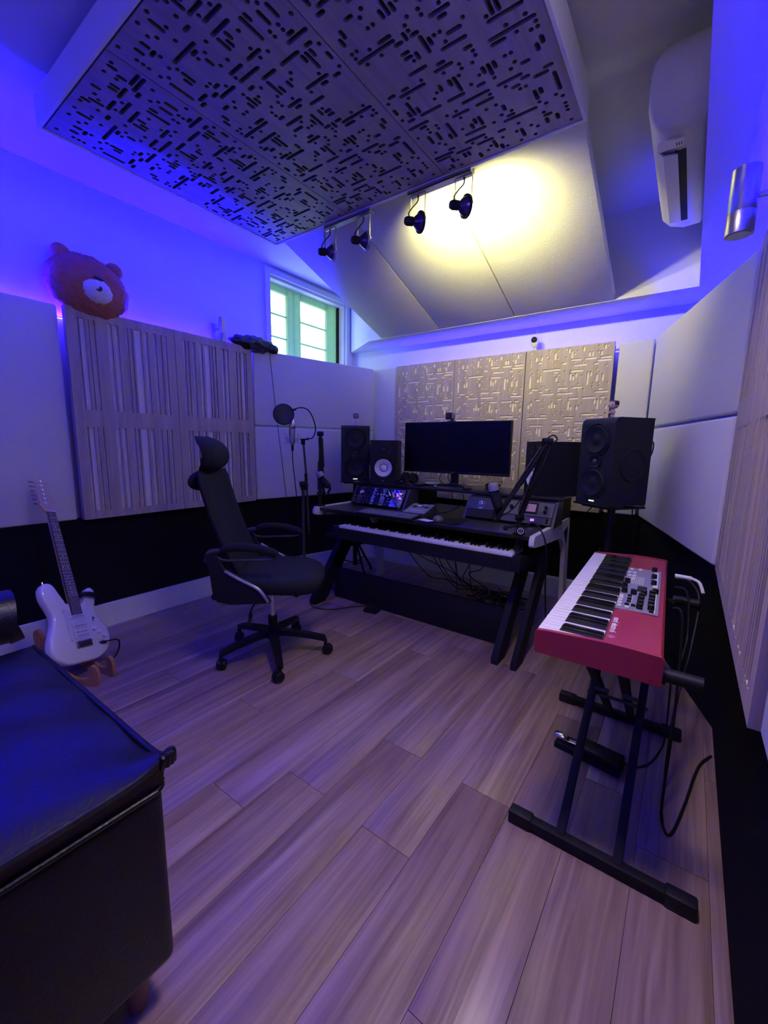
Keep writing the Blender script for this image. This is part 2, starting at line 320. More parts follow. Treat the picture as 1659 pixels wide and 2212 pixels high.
# ceiling and walls
struct(MB().box(XL-0.2, XR+0.2, YF-0.1, YB+0.4, ZC, ZC+0.1).build('ceiling', 'ceil'))
w = MB()
WY0, WY1, WZ0, WZ1 = 2.40, 3.345, 1.62, 2.53
w.box(XL-0.16, XL, YF-0.1, WY0, 0, ZC).box(XL-0.16, XL, WY1, YB+0.3, 0, ZC).box(XL-0.16, XL, WY0, WY1, 0, WZ0).box(XL-0.16, XL, WY0, WY1, WZ1, ZC)
struct(w.build('wall_left', 'wall'))
struct(MB().box(XL, XR+0.15, YB, YB+0.12, 0, ZC).build('wall_back', 'wall'))
struct(MB().box(XR, XR+0.15, YF-0.1, YB, 0, ZC).build('wall_right', 'wall'))
struct(MB().box(XL, XR, YF-0.1, YF, 0, ZC).build('wall_front', 'wall'))
# dropped bulkhead along the back and right walls
poly = [(XL, YB), (XL, 3.42), (-2.47, 3.13), (-0.062, 3.13), (-0.062, YF), (XR, YF), (XR, YB)]
struct(MB().prism(poly, 2.09, ZC).build('ceiling_bulkhead', 'wall'))
# black dado below the panels
d = MB(); d.box(XL, -2.885, YF, 2.16, 0.0, 0.697)
struct(d.build('trim_1', 'dado'))
struct(MB().prism([(XL, 2.16), (-2.885, 2.16), (-2.615, 3.36), (-2.56, 3.42), (XL, 3.42)], 0, 0.697).build('trim_2', 'dado'))
struct(MB().box(-2.6, -0.24, 3.40, YB, 0, 0.697).build('trim_3', 'dado'))
struct(MB().prism([(-0.24, YB), (-0.24, 3.42), (0.196, 2.12), (0.196, YF), (XR, YF), (XR, YB)], 0, 0.697).build('trim_4', 'dado'))
struct(MB().prism([(YF, 0), (YF, .148), (2.15, .148), (2.15, 0)], 0, 0.022, Matrix(((0,0,1,-2.884),(1,0,0,0),(0,1,0,0),(0,0,0,1)))).build('baseboard_left', 'base'))
struct(MB().prism([(-2.885, 2.15), (-2.862, 2.15), (-2.592, 3.345), (-0.24, 3.345), (-0.24, 3.40), (-2.62, 3.40)], 0, 0.148).build('baseboard_back', 'base'))
# window: casing on the wall, two teal sashes with glazing bars, sky behind
wn = struct(MB().box(-2.955, -2.928, 2.35, 2.398, 1.62, 2.57).box(-2.955, -2.928, 3.347, 3.40, 1.62, 2.57).box(-2.955, -2.928, 2.398, 3.347, 2.532, 2.575).build('window_1', 'wall'))
MB().box(-3.10, -2.955, 2.398, 2.41, 1.62, 2.53).box(-3.10, -2.955, 3.33, 3.347, 1.62, 2.53).box(-3.10, -2.955, 2.41, 3.33, 2.51, 2.53).build('window_reveal', 'white', wn)
fr = MB()
for a, b in ((2.41, 2.462), (2.668, 2.735), (2.74, 2.821), (3.171, 3.30)): fr.box(-3.065, -3.03, a, b, 1.62, 2.51, b=0.003)
fr.box(-3.065, -3.03, 2.462, 2.668, 2.455, 2.51).box(-3.065, -3.03, 2.821, 3.171, 2.455, 2.51).build('window_frame', 'teal_frame', wn)
MB().box(-3.04, -3.0, 3.303, 3.312, 1.62, 2.51).box(-3.04, -3.0, 2.41, 3.33, 2.512, 2.52).build('window_seal', 'black', wn)
for a, b in ((2.462, 2.668), (2.821, 3.171)):
    for z in (2.271, 2.083, 1.895): MB().box(-3.06, -3.045, a, b, z-0.006, z+0.006).build('glazing_bar', 'teal_frame', wn)
    for z0, z1 in ((2.277, 2.455), (2.089, 2.265), (1.901, 2.077), (1.62, 1.889)): MB().box(-3.0535, -3.0515, a, b, z0, z1).build('pane', 'glass', wn)

# ================================================================== ACOUSTIC PANELS
def fabric_panel(pts, thick, z0, z1, label, name='acoustic_panel', cat='acoustic panel', group=None, bev=0.012):
    # pts: two plan points (left to right as seen from the room), thickness goes behind
    a, b = Vector((*pts[0], 0)), Vector((*pts[1], 0)); u = (b-a).normalized(); n = Vector((u.y, -u.x, 0))
    L = (b-a).length; X = Matrix((( u.x, -n.x, 0, a.x), (u.y, -n.y, 0, a.y), (0, 0, 1, z0), (0, 0, 0, 1)))
    o = MB().box(0, L, 0, thick, 0, z1-z0, b=bev).build(name, 'fabric'); o.matrix_world = X
    return tag(o, label, cat, group)
ZT, ZM, ZB = 1.888, 1.298, 0.698
fabric_panel([(-2.872, -0.31), (-2.872, 0.895)], 0.035, ZB, ZT, 'plain grey fabric wall panel left of the slotted wood panels, above the guitar')
fabric_panel([(-2.872, -1.55), (-2.872, -0.315)], 0.035, ZB, ZT, 'plain grey fabric wall panel at the far left behind the sofa')
fabric_panel([(-2.855, 2.145), (-2.577, 3.352)], 0.05, ZM+0.003, ZT, 'upper grey fabric panel under the window, behind the pop filter')
fabric_panel([(-2.855, 2.145), (-2.577, 3.352)], 0.05, ZB, ZM-0.003, 'lower grey fabric panel under the window, behind the microphone stand')
fabric_panel([(-2.615, 3.375), (-2.312, 3.385)], 0.03, ZB, ZT, 'narrow grey fabric panel between window corner and left routed panel')
fabric_panel([(-0.476, 3.385), (-0.268, 3.385)], 0.03, ZB, ZT, 'narrow beige fabric panel right of the routed wood panels')
fabric_panel([(-0.262, 3.375), (0.122, 2.115)], 0.05, ZM+0.006, ZT, 'large upper fabric panel angled across the right corner')
fabric_panel([(-0.252, 3.372), (0.116, 2.112)], 0.06, ZB, ZM-0.006, 'large lower fabric panel angled across the right corner')

# routed diffuser sheet, 0.60 x 1.19, slots cut right through a 12 mm face onto a backing
PITCH = 0.6/31
def routed_mesh(name, face, back, depth=0.011, total=0.035, flip=False, H=1.19, Wd=0.6, r=0.0084):
    pts = [(0, 0), (Wd, 0), (Wd, H), (0, H)]; edges = [(0, 1), (1, 2), (2, 3), (3, 0)]; faces = [[0, 1, 2, 3]]; loops = []
    seg = 6; vs = H/61.6
    for t in PATTERN.split():
        k = t[0]; i, j, n = (int(q) for q in t[1:].split(','))
        if flip: i, j = 31-i-(n if k == 'h' else 0), 61-j-(n if k == 'v' else 0)
        x0 = i*PITCH; y0 = H-j*vs
        if k == 'h': a, b = (x0, y0), (x0+n*PITCH, y0); base = PI/2
        else: a, b = (x0, y0-(n*vs if k == 'v' else 0)), (x0, y0); base = PI
        lp = []
        for q in range(seg+1): an = base+PI*q/seg; lp.append((a[0]+r*math.cos(an), a[1]+r*math.sin(an)))
        for q in range(seg+1): an = base+PI+PI*q/seg; lp.append((b[0]+r*math.cos(an), b[1]+r*math.sin(an)))
        if k == 'd':
            lp = lp[:seg]+lp[seg+1:-1]
        s = len(pts); pts += lp; m = len(lp); loops.append(list(range(s, s+m)))
        edges += [(s+q, s+(q+1) % m) for q in range(m)]; faces.append(list(range(s, s+m)))
    ov, oe, of, iv, ie, iff = delaunay_2d_cdt([Vector(p) for p in pts], edges, faces, 0, 1e-6)
    mb = MB()
    keep = [f for f, src in zip(of, iff) if src == [0] or (0 in src and len(src) == 1)]
    mb.add([(v.x, v.y, 0) for v in ov], [tuple(f) for f in keep])
    back_of = {}
    for oi, src in enumerate(iv):
        for q in src: back_of[q] = oi
    mb.cur = 1
    for lp in loops:
        P = [pts[q] for q in lp]; m = len(P)
        mb.add([(x, y, 0) for x, y in P]+[(x, y, -depth) for x, y in P], [(q, (q+1) % m, m+(q+1) % m, m+q) for q in range(m)]+[tuple(range(m, 2*m))])
    mb.cur = 0
    mb.add([(0, 0, 0), (Wd, 0, 0), (Wd, H, 0), (0, H, 0), (0, 0, -total), (Wd, 0, -total), (Wd, H, -total), (0, H, -total)],
           [(0, 1, 5, 4), (1, 2, 6, 5), (2, 3, 7, 6), (3, 0, 4, 7), (4, 5, 6, 7)])
    me = bpy.data.meshes.new(name); me.from_pydata(mb.v, [], mb.f); me.materials.append(M[face]); me.materials.append(M[back])
    me.polygons.foreach_set('material_index', mb.m); me.update(); return me
rm = routed_mesh('routed_diffuser', 'oakwall', 'oakslot')
wallX = Matrix(((1, 0, 0, 0), (0, 0, -1, 0), (0, 1, 0, 0), (0, 0, 0, 1)))
for x, lab in ((-2.309, 'leftmost pale oak routed diffuser panel on the back wall, behind the white-coned speaker'),
               (-1.7045, 'middle pale oak routed diffuser panel on the back wall, behind the monitor'),
               (-1.098, 'rightmost pale oak routed diffuser panel on the back wall, next to the beige fabric')):
    o = link('routed_diffuser', rm); o.matrix_world = Tr(x, 3.345, ZB) @ wallX; tag(o, lab, 'acoustic panel', 'routed diffusers on the back wall')
struct(MB().box(-2.30, -0.50, 3.382, 3.41, ZB+.01, ZT-0.02).build('trim_5', 'gap'))

# slotted panels, 0.60 wide, two rows of vertical grooves
GR = [(.048,.060),(.064,.090),(.102,.112),(.130,.140),(.203,.227),(.238,.262),(.302,.315),(.329,.340),(.350,.392),(.407,.430),(.462,.482),(.505,.517),(.530,.548)]
def slotted_mesh(rev, name='slotted_panel', back='slatback'):
    mb = MB(); g = sorted([(0.6-b, 0.6-a) for a, b in GR]) if rev else GR; th = 0.018; Hh = ZT-ZB; th = 0.011
    rows = [(0.045, 0.541), (0.637, 1.137)]
    xs = [0.0]+[q for ab in g for q in ab]+[0.6]
    zs = [0.0, rows[0][0], rows[0][1], rows[1][0], rows[1][1], Hh]
    for zi in range(5):
        if zi in (1, 3):
            for k in range(0, len(xs), 2): mb.box(xs[k], xs[k+1], 0, th, zs[zi], zs[zi+1])
        else: mb.box(0, 0.6, 0, th, zs[zi], zs[zi+1])
    mb.box(0, 0.6, th+0.008, 0.040, 0, Hh)
    mb.box(0, 0.004, th, th+0.01, 0, Hh).box(0.596, 0.6, th, th+0.01, 0, Hh)
    mb.cur = 1; mb.box(0.01, 0.59, th+0.002, th+0.0079, 0.01, Hh-0.01)
    return mb.mesh(name, ['oak', back])
s0, s1 = slotted_mesh(False), slotted_mesh(True)
def put_slotted(me, a, b, label, group):
    a, b = Vector((*a, 0)), Vector((*b, 0)); u = (b-a).normalized(); n = Vector((u.y, -u.x, 0))
    o = link('slotted_panel', me); o.matrix_world = Matrix(((u.x, -n.x, 0, a.x), (u.y, -n.y, 0, a.y), (0, 0, 1, ZB), (0, 0, 0, 1)))
    return tag(o, label, 'acoustic panel', group)
put_slotted(s0, (-2.829, 0.915), (-2.829, 1.515), 'slotted wood panel on the left wall under the plush bear', 'slotted panels on the left wall')
put_slotted(s1, (-2.829, 1.518), (-2.829, 2.118), 'slotted wood panel on the left wall behind the office chair', 'slotted panels on the left wall')
put_slotted(s0, (0.126, 2.085), (0.126, 1.485), 'slotted wood panel on the right wall, next to the corner', 'slotted panels on the right wall')
put_slotted(s1, (0.126, 1.482), (0.126, 0.882), 'slotted wood panel on the right wall, nearest the camera', 'slotted panels on the right wall')
fabric_panel([(0.140, 0.874), (0.140, -0.33)], 0.03, ZB, ZT, 'plain fabric panel at the right edge beside the near slotted panel')

# hanging cloud of three routed panels
cl = thing('ceiling_cloud', 'large hanging ceiling cloud of three routed wood panels with track spots at its edge', 'ceiling cloud', (-2.285, 0.722, 2.42))
CW, CL_, CD = 1.812, 1.205, 0.115
c = MB(); t = 0.018
c.box(-0.012, 0, -0.012, CL_+0.012, -0.004, CD).box(CW, CW+0.012, -0.012, CL_+0.012, -0.004, CD).box(0, CW, -0.012, 0, -0.004, CD).box(0, CW, CL_, CL_+0.012, -0.004, CD)
c.box(0, CW, 0, CL_, 0.036, 0.042)
c.build('cloud_frame', 'fabric', cl)
rc = routed_mesh('routed_panel', 'shaded_oak', 'slotshade', depth=0.020, r=0.0079)
downX = Matrix(((1, 0, 0, 0), (0, -1, 0, 0), (0, 0, -1, 0), (0, 0, 0, 1)))   # face down
for k in range(3):
    o = link('routed_panel', rc, cl)
    Xk = Tr(0.003+k*0.604+0.001, CL_-0.007, 0.0) @ downX
    if k != 1: Xk = Tr(0.003+k*0.604+0.601, 0.008, 0.0) @ R(PI, 'Z') @ downX
    o.matrix_local = Xk
for x in (0.25, 1.55):
    for y in (0.2, 1.0): MB().cyl((x, y, 0.042), (x, y, 0.18), 0.004, n=8).build('hanger', 'steel', cl)
# tilted fabric cloud behind it
ang = math.atan2(2.47-2.092, 3.125-2.04)
for k, (x, lab) in enumerate(((-2.325, 'leftmost of the three tilted cream fabric ceiling panels'), (-1.742, 'middle tilted cream fabric ceiling panel, behind the spotlights'), (-1.128, 'rightmost tilted cream fabric ceiling panel, beside the air conditioner'))):
    wd_ = (0.578, 0.609, 0.635)[k]
    o = MB().box(0, wd_, 0, 1.19, 0, 0.055, b=0.006).build('ceiling_panel', 'cloudfab')
    o.matrix_world = Tr(x, 3.122, 2.093) @ R(PI, 'Z') @ Tr(-wd_, 0, 0) @ R(ang, 'X')
    tag(o, lab, 'acoustic panel', 'tilted ceiling panels')

# ================================================================== LIGHT FITTINGS
def led_tape(p, q, label):
    o = MB().box(0, (Vector(q)-Vector(p)).length, -0.005, 0.005, 0, 0.003).build('led_tape', 'led')
    d = Vector(q)-Vector(p); o.matrix_world = Tr(*p) @ R(math.atan2(d.y, d.x), 'Z'); tag(o, label, 'led strip')
led_tape((-2.937, -0.9, 1.832), (-2.937, 2.13, 1.832), 'blue led strip glowing behind the top of the left wall panels')
led_tape((-2.30, 3.43, 1.832), (-0.46, 3.43, 1.832), 'blue-white led strip glowing behind the top of the back wall panels')
led_tape((0.186, -0.9, 1.832), (0.186, 2.1, 1.832), 'blue led strip glowing behind the top of the right wall panels')

def spot_fitting(x, lit, label, tilt=0.0):
    # head on a U bracket with its cable, hung from the bar at y 1.95
    t = thing('spotlight', label, 'spotlight', (x, 1.95, 2.385), 0.0, 'lit track spotlights' if lit else 'unlit track spotlights')
    w = 0.043; m_ = 'steel'
    pts = [(-w, 0, 0), (-w, 0.002, -0.10), (-w*0.7, 0.002, -0.128), (0, 0.002, -0.14), (w*0.7, 0.002, -0.128), (w, 0.002, -0.10), (w, 0, 0)]
    b = MB()
    for s in (-1, 1): b.box(s*w-0.0015, s*w+0.0015, -0.006, 0.006, -0.115, 0.012)
    b.box(-w, w, -0.006, 0.006, 0.009, 0.012).cyl((0, 0, 0.0), (0, 0, 0.02), 0.006, n=10)
    b.build('bracket', m_, t)
    X = Tr(0, 0.0, -0.112) @ Matrix.Scale(1.15, 4) @ Vector((0.52, 0.85, 0.12)).to_track_quat('Z', 'Y').to_matrix().to_4x4()
    MB().lathe([(0.0, -0.062), (0.014, -0.060), (0.018, -0.050), (0.018, -0.026), (0.013, -0.020), (0.0, -0.020)], 20, X).build('lamp_head', 'matte', t)
    MB().lathe([(0.013, -0.022), (0.024, -0.010), (0.034, 0.004), (0.038, 0.014), (0.036, 0.014), (0.030, 0.003), (0.012, -0.018)], 28, X).build('reflector', 'dichroic', t)
    MB().lathe([(0.037, 0.008), (0.043, 0.009), (0.043, 0.017), (0.037, 0.018), (0.037, 0.008)], 32, X).build('lamp_ring', 'matte' if lit else 'steel', t)
    MB().lathe([(0.0, 0.0145), (0.036, 0.0145), (0.036, 0.0125), (0.0, 0.0125)], 24, X).build('lens', 'spotlit' if lit else 'lens', t)
    [MB().cyl((q, 0, -0.108), (q+0.008, 0, -0.108), 0.006, n=8).build('thumb_screw', 'steel', t) for q in (-w-0.008, w)]
    MB().tube([(0, -0.003, 0.012), (0.002, -0.006, -0.02), (-0.018, -0.022, -0.05), (-0.030, -0.040, -0.085), (-0.006, -0.044, -0.115)], 0.003, 8).build('cable', 'rubber', t)
    return t
for x0, x1, lab in ((-1.865, -1.525, 'left white metal spotlight bar under the ceiling cloud edge'), (-1.285, -0.945, 'right white metal spotlight bar under the ceiling cloud edge')):
    tb = thing('spotlight_bar', lab, 'light bar', (x0, 1.95, 2.40))
    MB().box(0, x1-x0, -0.022, 0.022, 0.0, 0.0035).box(0, x1-x0, 0.019, 0.022, 0.0, 0.030).box(0, x1-x0, -0.022, -0.019, 0, 0.016).build('bar', 'steel', tb)
    [MB().cyl((q, 0, 0.0035), (q, 0, 0.018), 0.008, n=10).build('mount', 'dgrey', tb) for q in (0.05, x1-x0-0.05)]
spot_fitting(-1.835, False, 'unlit chrome spotlight at the far left end of the left bar')
spot_fitting(-1.585, False, 'unlit chrome spotlight at the right end of the left bar')
spot_fitting(-1.235, True, 'lit black spotlight at the left end of the right bar')
spot_fitting(-0.985, True, 'lit black spotlight at the far right end of the right bar')
for x, e in ((-1.235, 35), (-0.985, 27)):
    l = bpy.data.lights.new('spot_beam', 'SPOT'); l.energy = e; l.color = (1.0, 0.91, 0.33); l.spot_size = math.radians(150); l.spot_blend = 1.0; l.shadow_soft_size = 0.02
    o = bpy.data.objects.new('spot_beam', l); COL.objects.link(o); o.location = (x+0.030, 2.010, 2.262)
    o.rotation_euler = Vector((0.15, 1.0, 0.20)).to_track_quat('-Z', 'Y').to_euler()

def sconce(loc, r, L, wall_dx, label):
    t = thing('wall_sconce', label, 'wall light', loc)
    MB().lathe([(0.0, -0.002), (r*0.86, -0.002), (r*0.86, 0.0), (r, 0.0), (r, L*0.33), (r*0.985, L*0.335), (r, L*0.34), (r, L), (r*0.86, L), (r*0.86, L-0.004), (0, L-0.004)], 28).build('lamp_body', 'steel', t)
    s = 1 if wall_dx > 0 else -1
    MB().box(min(s*r*0.9, wall_dx), max(s*r*0.9, wall_dx), -0.006, 0.006, L*0.52, L*0.60, b=0.002).build('arm', 'steel', t)
    MB().box(min(wall_dx, wall_dx-s*0.018), max(wall_dx, wall_dx-s*0.018), -0.03, 0.03, L*0.1, L*0.8, b=0.004).build('wall_plate', 'steel', t)
sconce((-2.862, 1.893, 1.893), 0.024, 0.165, -0.088, 'brushed steel cylinder wall light above the left slotted panels')
sconce((0.047, 1.743, 1.805), 0.036, 0.18, 0.153, 'brushed steel cylinder wall light at the upper right edge')

# ================================================================== AIR CONDITIONER on the bulkhead
ac = thing('air_conditioner', 'white wall-mounted air conditioner high on the right bulkhead', 'air conditioner', (-0.063, 1.86, 2.235))
D, Hh, L = 0.185, 0.27, 0.80
prof = [(0, 0.03), (-0.02, 0.0), (-0.085, -0.004), (-0.14, 0.012), (-0.172, 0.045), (-0.185, 0.10), (-0.187, 0.19), (-0.18, 0.235), (-0.15, 0.262), (-0.10, 0.27), (0, 0.27)]
X = Matrix(((1, 0, 0, 0), (0, 0, 1, 0), (0, 1, 0, 0), (0, 0, 0, 1)))
b = MB(); n = len(prof)
rings = [(0.0, 0.93), (0.012, 0.985), (0.03, 1.0), (L-0.03, 1.0), (L-0.012, 0.985), (L, 0.93)]
vs = [(x*s_, y, 0.135+(z-0.135)*s_) for y, s_ in rings for x, z in prof]
fs = [(j*n+k, (j+1)*n+k, (j+1)*n+(k+1) % n, j*n+(k+1) % n) for j in range(len(rings)-1) for k in range(n)]+[tuple(range(n)), tuple((len(rings)-1)*n+k for k in range(n))[::-1]]
b.add(vs, fs).build('housing', 'acw', ac, 65)
# louvre flap and outlet on the lower front edge
b = MB(); b.box(-0.100, -0.066, 0.13, 0.70, -0.0065, 0.02); b.build('air_outlet', 'gap', ac)
b = MB(); vs = []
for y in (0.135, 0.695): vs += [(-0.158, y, 0.016), (-0.135, y, -0.008), (-0.090, y, -0.014), (-0.092, y, -0.009), (-0.133, y, -0.003), (-0.154, y, 0.018)]
b.add(vs, [(k, (k+1) % 6, 6+(k+1) % 6, 6+k) for k in range(6)]+[(0, 1, 2, 3, 4, 5), (11, 10, 9, 8, 7, 6)]).build('louvre', 'acw', ac)
b = MB(); b.box(-0.15, -0.07, 0.055, 0.10, -0.0085, 0.0); b.build('display_panel', 'white', ac)
for k in range(3): MB().box(-0.080-k*0.007, -0.0775-k*0.007, 0.07, 0.088, -0.0095, -0.008).build('indicator', 'matte', ac)
MB().tube([(-0.187, 0.02, 0.19), (-0.19, 0.4, 0.19), (-0.187, 0.78, 0.19)], 0.0012, 6).build('panel_seam', 'grey', ac)

# ================================================================== DESK
dk = thing('studio_desk', 'black studio desk with white side panels and a raised shelf', 'desk', (-1.385, 2.55, 0))
# local: x -0.785..0.785, y -0.42 (front) .. 0.42
MB().box(-0.765, 0.765, -0.39, 0.40, 0.680, 0.705, b=0.004).build('desktop', 'desk', dk)
YZ = Matrix(((0, 0, 1, 0), (1, 0, 0, 0), (0, 1, 0, 0), (0, 0, 0, 1)))    # polygon (y, z) extruded along x
side = [(-0.425, 0.655), (-0.435, 0.665), (-0.435, 0.69), (-0.42, 0.712), (0.33, 0.712), (0.345, 0.70), (0.44, 0.0), (0.34, 0.0), (0.27, 0.50), (0.20, 0.575), (0.12, 0.612), (-0.30, 0.640)]
for x0, nm in ((-0.79, 'side_panel'), (0.765, 'side_panel')):
    MB().prism(side, x0, x0+0.026, YZ).build(nm, 'deskwhite', dk)
    xo = x0-0.0008 if x0 < 0 else x0+0.0268
    MB().prism([(0.20, 0.64), (0.30, 0.665), (0.285, 0.54)], min(xo, xo+0.0006), max(xo, xo+0.0006)+0.0004, YZ).build('side_cutout', 'matte', dk)
for s in (-1, 1):
    for xx in ((0.735, 0.765), (0.628, 0.665)) if s > 0 else ((0.715, 0.765),):
        x0, x1 = (xx if s > 0 else (-xx[1], -xx[0]))
        MB().prism([(-0.10, 0.56), (0.06, 0.56), (-0.36, 0.03), (-0.39, 0.0), (-0.50, 0.0), (-0.50, 0.035)], x0, x1, YZ).build('front_leg', 'matte', dk)
MB().box(-0.73, 0.64, -0.27, -0.245, 0.0, 0.235, b=0.003).build('lower_board', 'matte', dk)
MB().box(-0.75, 0.75, 0.30, 0.318, 0.43, 0.67).build('back_rail', 'matte', dk)
MB().box(-0.74, 0.70, -0.36, 0.05, 0.492, 0.512, b=0.002).build('keyboard_tray', 'matte', dk)
# shelf on the desk
sh = MB().box(-0.80, 0.80, 0.03, 0.42, 0.848, 0.868, b=0.003)
sh.build('raised_shelf', 'desk', dk)
for x in (-0.78, -0.24, 0.24, 0.77): MB().box(x-0.008, x+0.008, 0.05, 0.40, 0.705, 0.848).build('shelf_divider', 'matte', dk)

# key bed under the desktop
kb = thing('controller_keyboard', 'long black 88-key piano controller on the tray under the desktop', 'piano keyboard', (-1.312, 2.150, 0.514))
MB().box(-0.66, 0.66, 0.02, 0.30, 0.0, 0.07, b=0.004).build('case', 'matte', kb)
MB().box(-0.66, -0.615, -0.045, 0.02, 0.0, 0.085, b=0.003).build('end_cheek', 'matte', kb)
MB().box(0.615, 0.66, -0.045, 0.02, 0.0, 0.085, b=0.003).build('end_cheek', 'matte', kb)
MB().box(-0.615, 0.615, -0.045, -0.031, 0.0, 0.076).build('key_slip', 'matte', kb)
wk = MB().box(0.0004, 0.0231, -0.03, 0.15, 0.072, 0.092, b=0.0012).mesh('white_key', 'ivory')
bk = MB().box(-0.0055, 0.0055, 0.02, 0.12, 0.088, 0.106, b=0.002).mesh('black_key', 'ebony')
for k in range(52):
    o = link('white_key', wk, kb); o.location = (-0.611+k*0.0235, 0, 0)
    if (k % 7) in (0, 2, 3, 5, 6) and k < 51: o = link('black_key', bk, kb); o.location = (-0.611+(k+1)*0.0235, 0, 0)

# ------------------------------------------------------------ monitor
mo = thing('monitor', 'wide black monitor standing on the desk shelf', 'monitor', (-1.407, 2.80, 0.868))
MB().box(-0.425, 0.425, -0.012, 0.020, 0.092, 0.470, b=0.004).build('casing', 'black', mo)
MB().box(-0.419, 0.419, -0.0135, -0.0118, 0.112, 0.465).build('display', 'screen', mo)
MB().box(-0.425, 0.425, -0.0155, -0.0118, 0.092, 0.110, b=0.0015).build('lower_bezel', 'black', mo)
MB().box(-0.010, 0.010, -0.017, -0.0154, 0.097, 0.103).build('badge', 'grey', mo)
MB().box(-0.028, 0.028, 0.02, 0.045, 0.01, 0.30, b=0.004).build('neck', 'black', mo)
pts = [(0.20*math.cos(a)*1.0, -0.16+0.20*math.sin(a)*0.9) for a in [PI*(0.04+0.92*k/16) for k in range(17)]]
arc = [(0.22*math.cos(PI*k/18), -0.19+0.23*math.sin(PI*k/18)) for k in range(19)]+[(0.17*math.cos(PI*k/18), -0.19+0.17*math.sin(PI*k/18)) for k in range(18, -1, -1)]
MB().prism(arc, 0.0, 0.012).build('stand_base', 'black', mo)
MB().box(-0.03, 0.03, -0.03, 0.05, 0.0, 0.02, b=0.003).build('stand_foot', 'black', mo)
wc = thing('webcam', 'small grey boxy webcam clipped on top of the monitor', 'webcam', (-1.445, 2.80, 1.340))
MB().box(-0.026, 0.026, -0.03, 0.028, 0.014, 0.062, b=0.009).build('camera_body', 'grey', wc)
MB().box(-0.024, 0.024, -0.0325, -0.029, 0.016, 0.060, b=0.0015).build('front_plate', 'matte', wc)
MB().cyl((-0.003, -0.031, 0.038), (-0.003, -0.036, 0.038), 0.015, n=20).build('lens', 'lens', wc)
MB().box(-0.02, 0.03, -0.018, 0.03, 0.0, 0.006, b=0.002).box(0.0, 0.022, 0.0, 0.02, 0.004, 0.016, b=0.002).build('clip', 'dgrey', wc)

# ------------------------------------------------------------ loudspeakers
def near_field(loc, yaw, label):
    t = thing('bookshelf_speaker', label, 'loudspeaker', loc, math.radians(yaw))
    w_, d_, h_ = 0.21, 0.285, 0.33          # local +x = front
    cb = MB().box(-d_, -0.030, -w_/2, w_/2, 0, h_)
    zc, rh, n_ = 0.118, 0.071, 48; P = []; Q = []
    for k in range(n_):
        a = 2*PI*k/n_; c_, s_ = math.cos(a), math.sin(a); P.append((rh*c_, zc+rh*s_))
        sc = min((w_/2)/abs(c_) if abs(c_) > 1e-6 else 9, ((h_-zc) if s_ > 0 else zc)/abs(s_) if abs(s_) > 1e-6 else 9); Q.append([sc*c_, zc+sc*s_])
    for cx_, cz_ in ((w_/2, h_), (-w_/2, h_), (-w_/2, 0), (w_/2, 0)):
        k = min(range(n_), key=lambda q: (Q[q][0]-cx_)**2+(Q[q][1]-cz_)**2); Q[k] = [cx_, cz_]
    vs = [(0, y, z) for y, z in P]+[(0, y, z) for y, z in Q]+[(-0.030, y, z) for y, z in P]+[(-0.030, y, z) for y, z in Q]
    cb.add(vs, [f for k in range(n_) for f in ((k, (k+1) % n_, n_+(k+1) % n_, n_+k), (k, (k+1) % n_, 2*n_+(k+1) % n_, 2*n_+k), (n_+k, n_+(k+1) % n_, 3*n_+(k+1) % n_, 3*n_+k))])
    cb.build('cabinet', 'cab', t)
    X = Tr(0.0, 0, 0.118) @ R(PI/2, 'Y')
    MB().lathe([(0.094, 0.0), (0.092, 0.007), (0.084, 0.008), (0.076, 0.006), (0.070, 0.003), (0.0695, -0.004)], 40, X).build('woofer_ring', 'matte', t)
    MB().lathe([(0.069, 0.004), (0.065, 0.007), (0.060, 0.002), (0.045, -0.008), (0.027, -0.018)], 40, X).build('woofer_cone', 'cone', t)
    MB().lathe([(0.0265, -0.017), (0.028, -0.0125), (0.031, -0.0125), (0.0325, -0.016)], 32, X).build('cap_shade_ring', 'grey', t)  # grey ring added as painted shading where cone meets dust cap
    MB().lathe([(0.0275, -0.0175), (0.026, -0.010), (0.019, -0.003), (0.010, 0.0006), (0.0, 0.0015)], 28, X).build('dust_cap', 'cone', t)
    X = Tr(0.0, 0, 0.262) @ R(PI/2, 'Y')
    oc = [(0.072*math.cos(PI/8+PI/4*k)*1.05, 0.055*math.sin(PI/8+PI/4*k)*1.05) for k in range(8)]
    MB().prism([(b_, a_) for a_, b_ in oc][::-1], 0.0, 0.004, X).build('waveguide', 'black', t)
    MB().lathe([(0.036, 0.004), (0.030, 0.0065), (0.015, 0.005), (0.014, 0.0045)], 24, X).build('tweeter_ring', 'matte', t)
    MB().sph((0, 0, 0.004), 0.0125, 0.0125, 0.006, 14, X).build('tweeter_dome', 'dgrey', t)
    X = Tr(0.0, 0, 0.022) @ R(PI/2, 'Y')
    MB().lathe([(0.0085, 0), (0.0085, 0.002), (0.007, 0.002), (0.007, 0.001), (0.0, 0.001)], 20, X).build('badge', 'grey', t)
    return t
near_field((-1.915, 2.62, 0.868), -63, 'small black speaker with a fully visible white cone, left of the monitor')
near_field((-0.800, 2.68, 0.868), -141, 'small black speaker whose white cone shows behind the right boom arm')

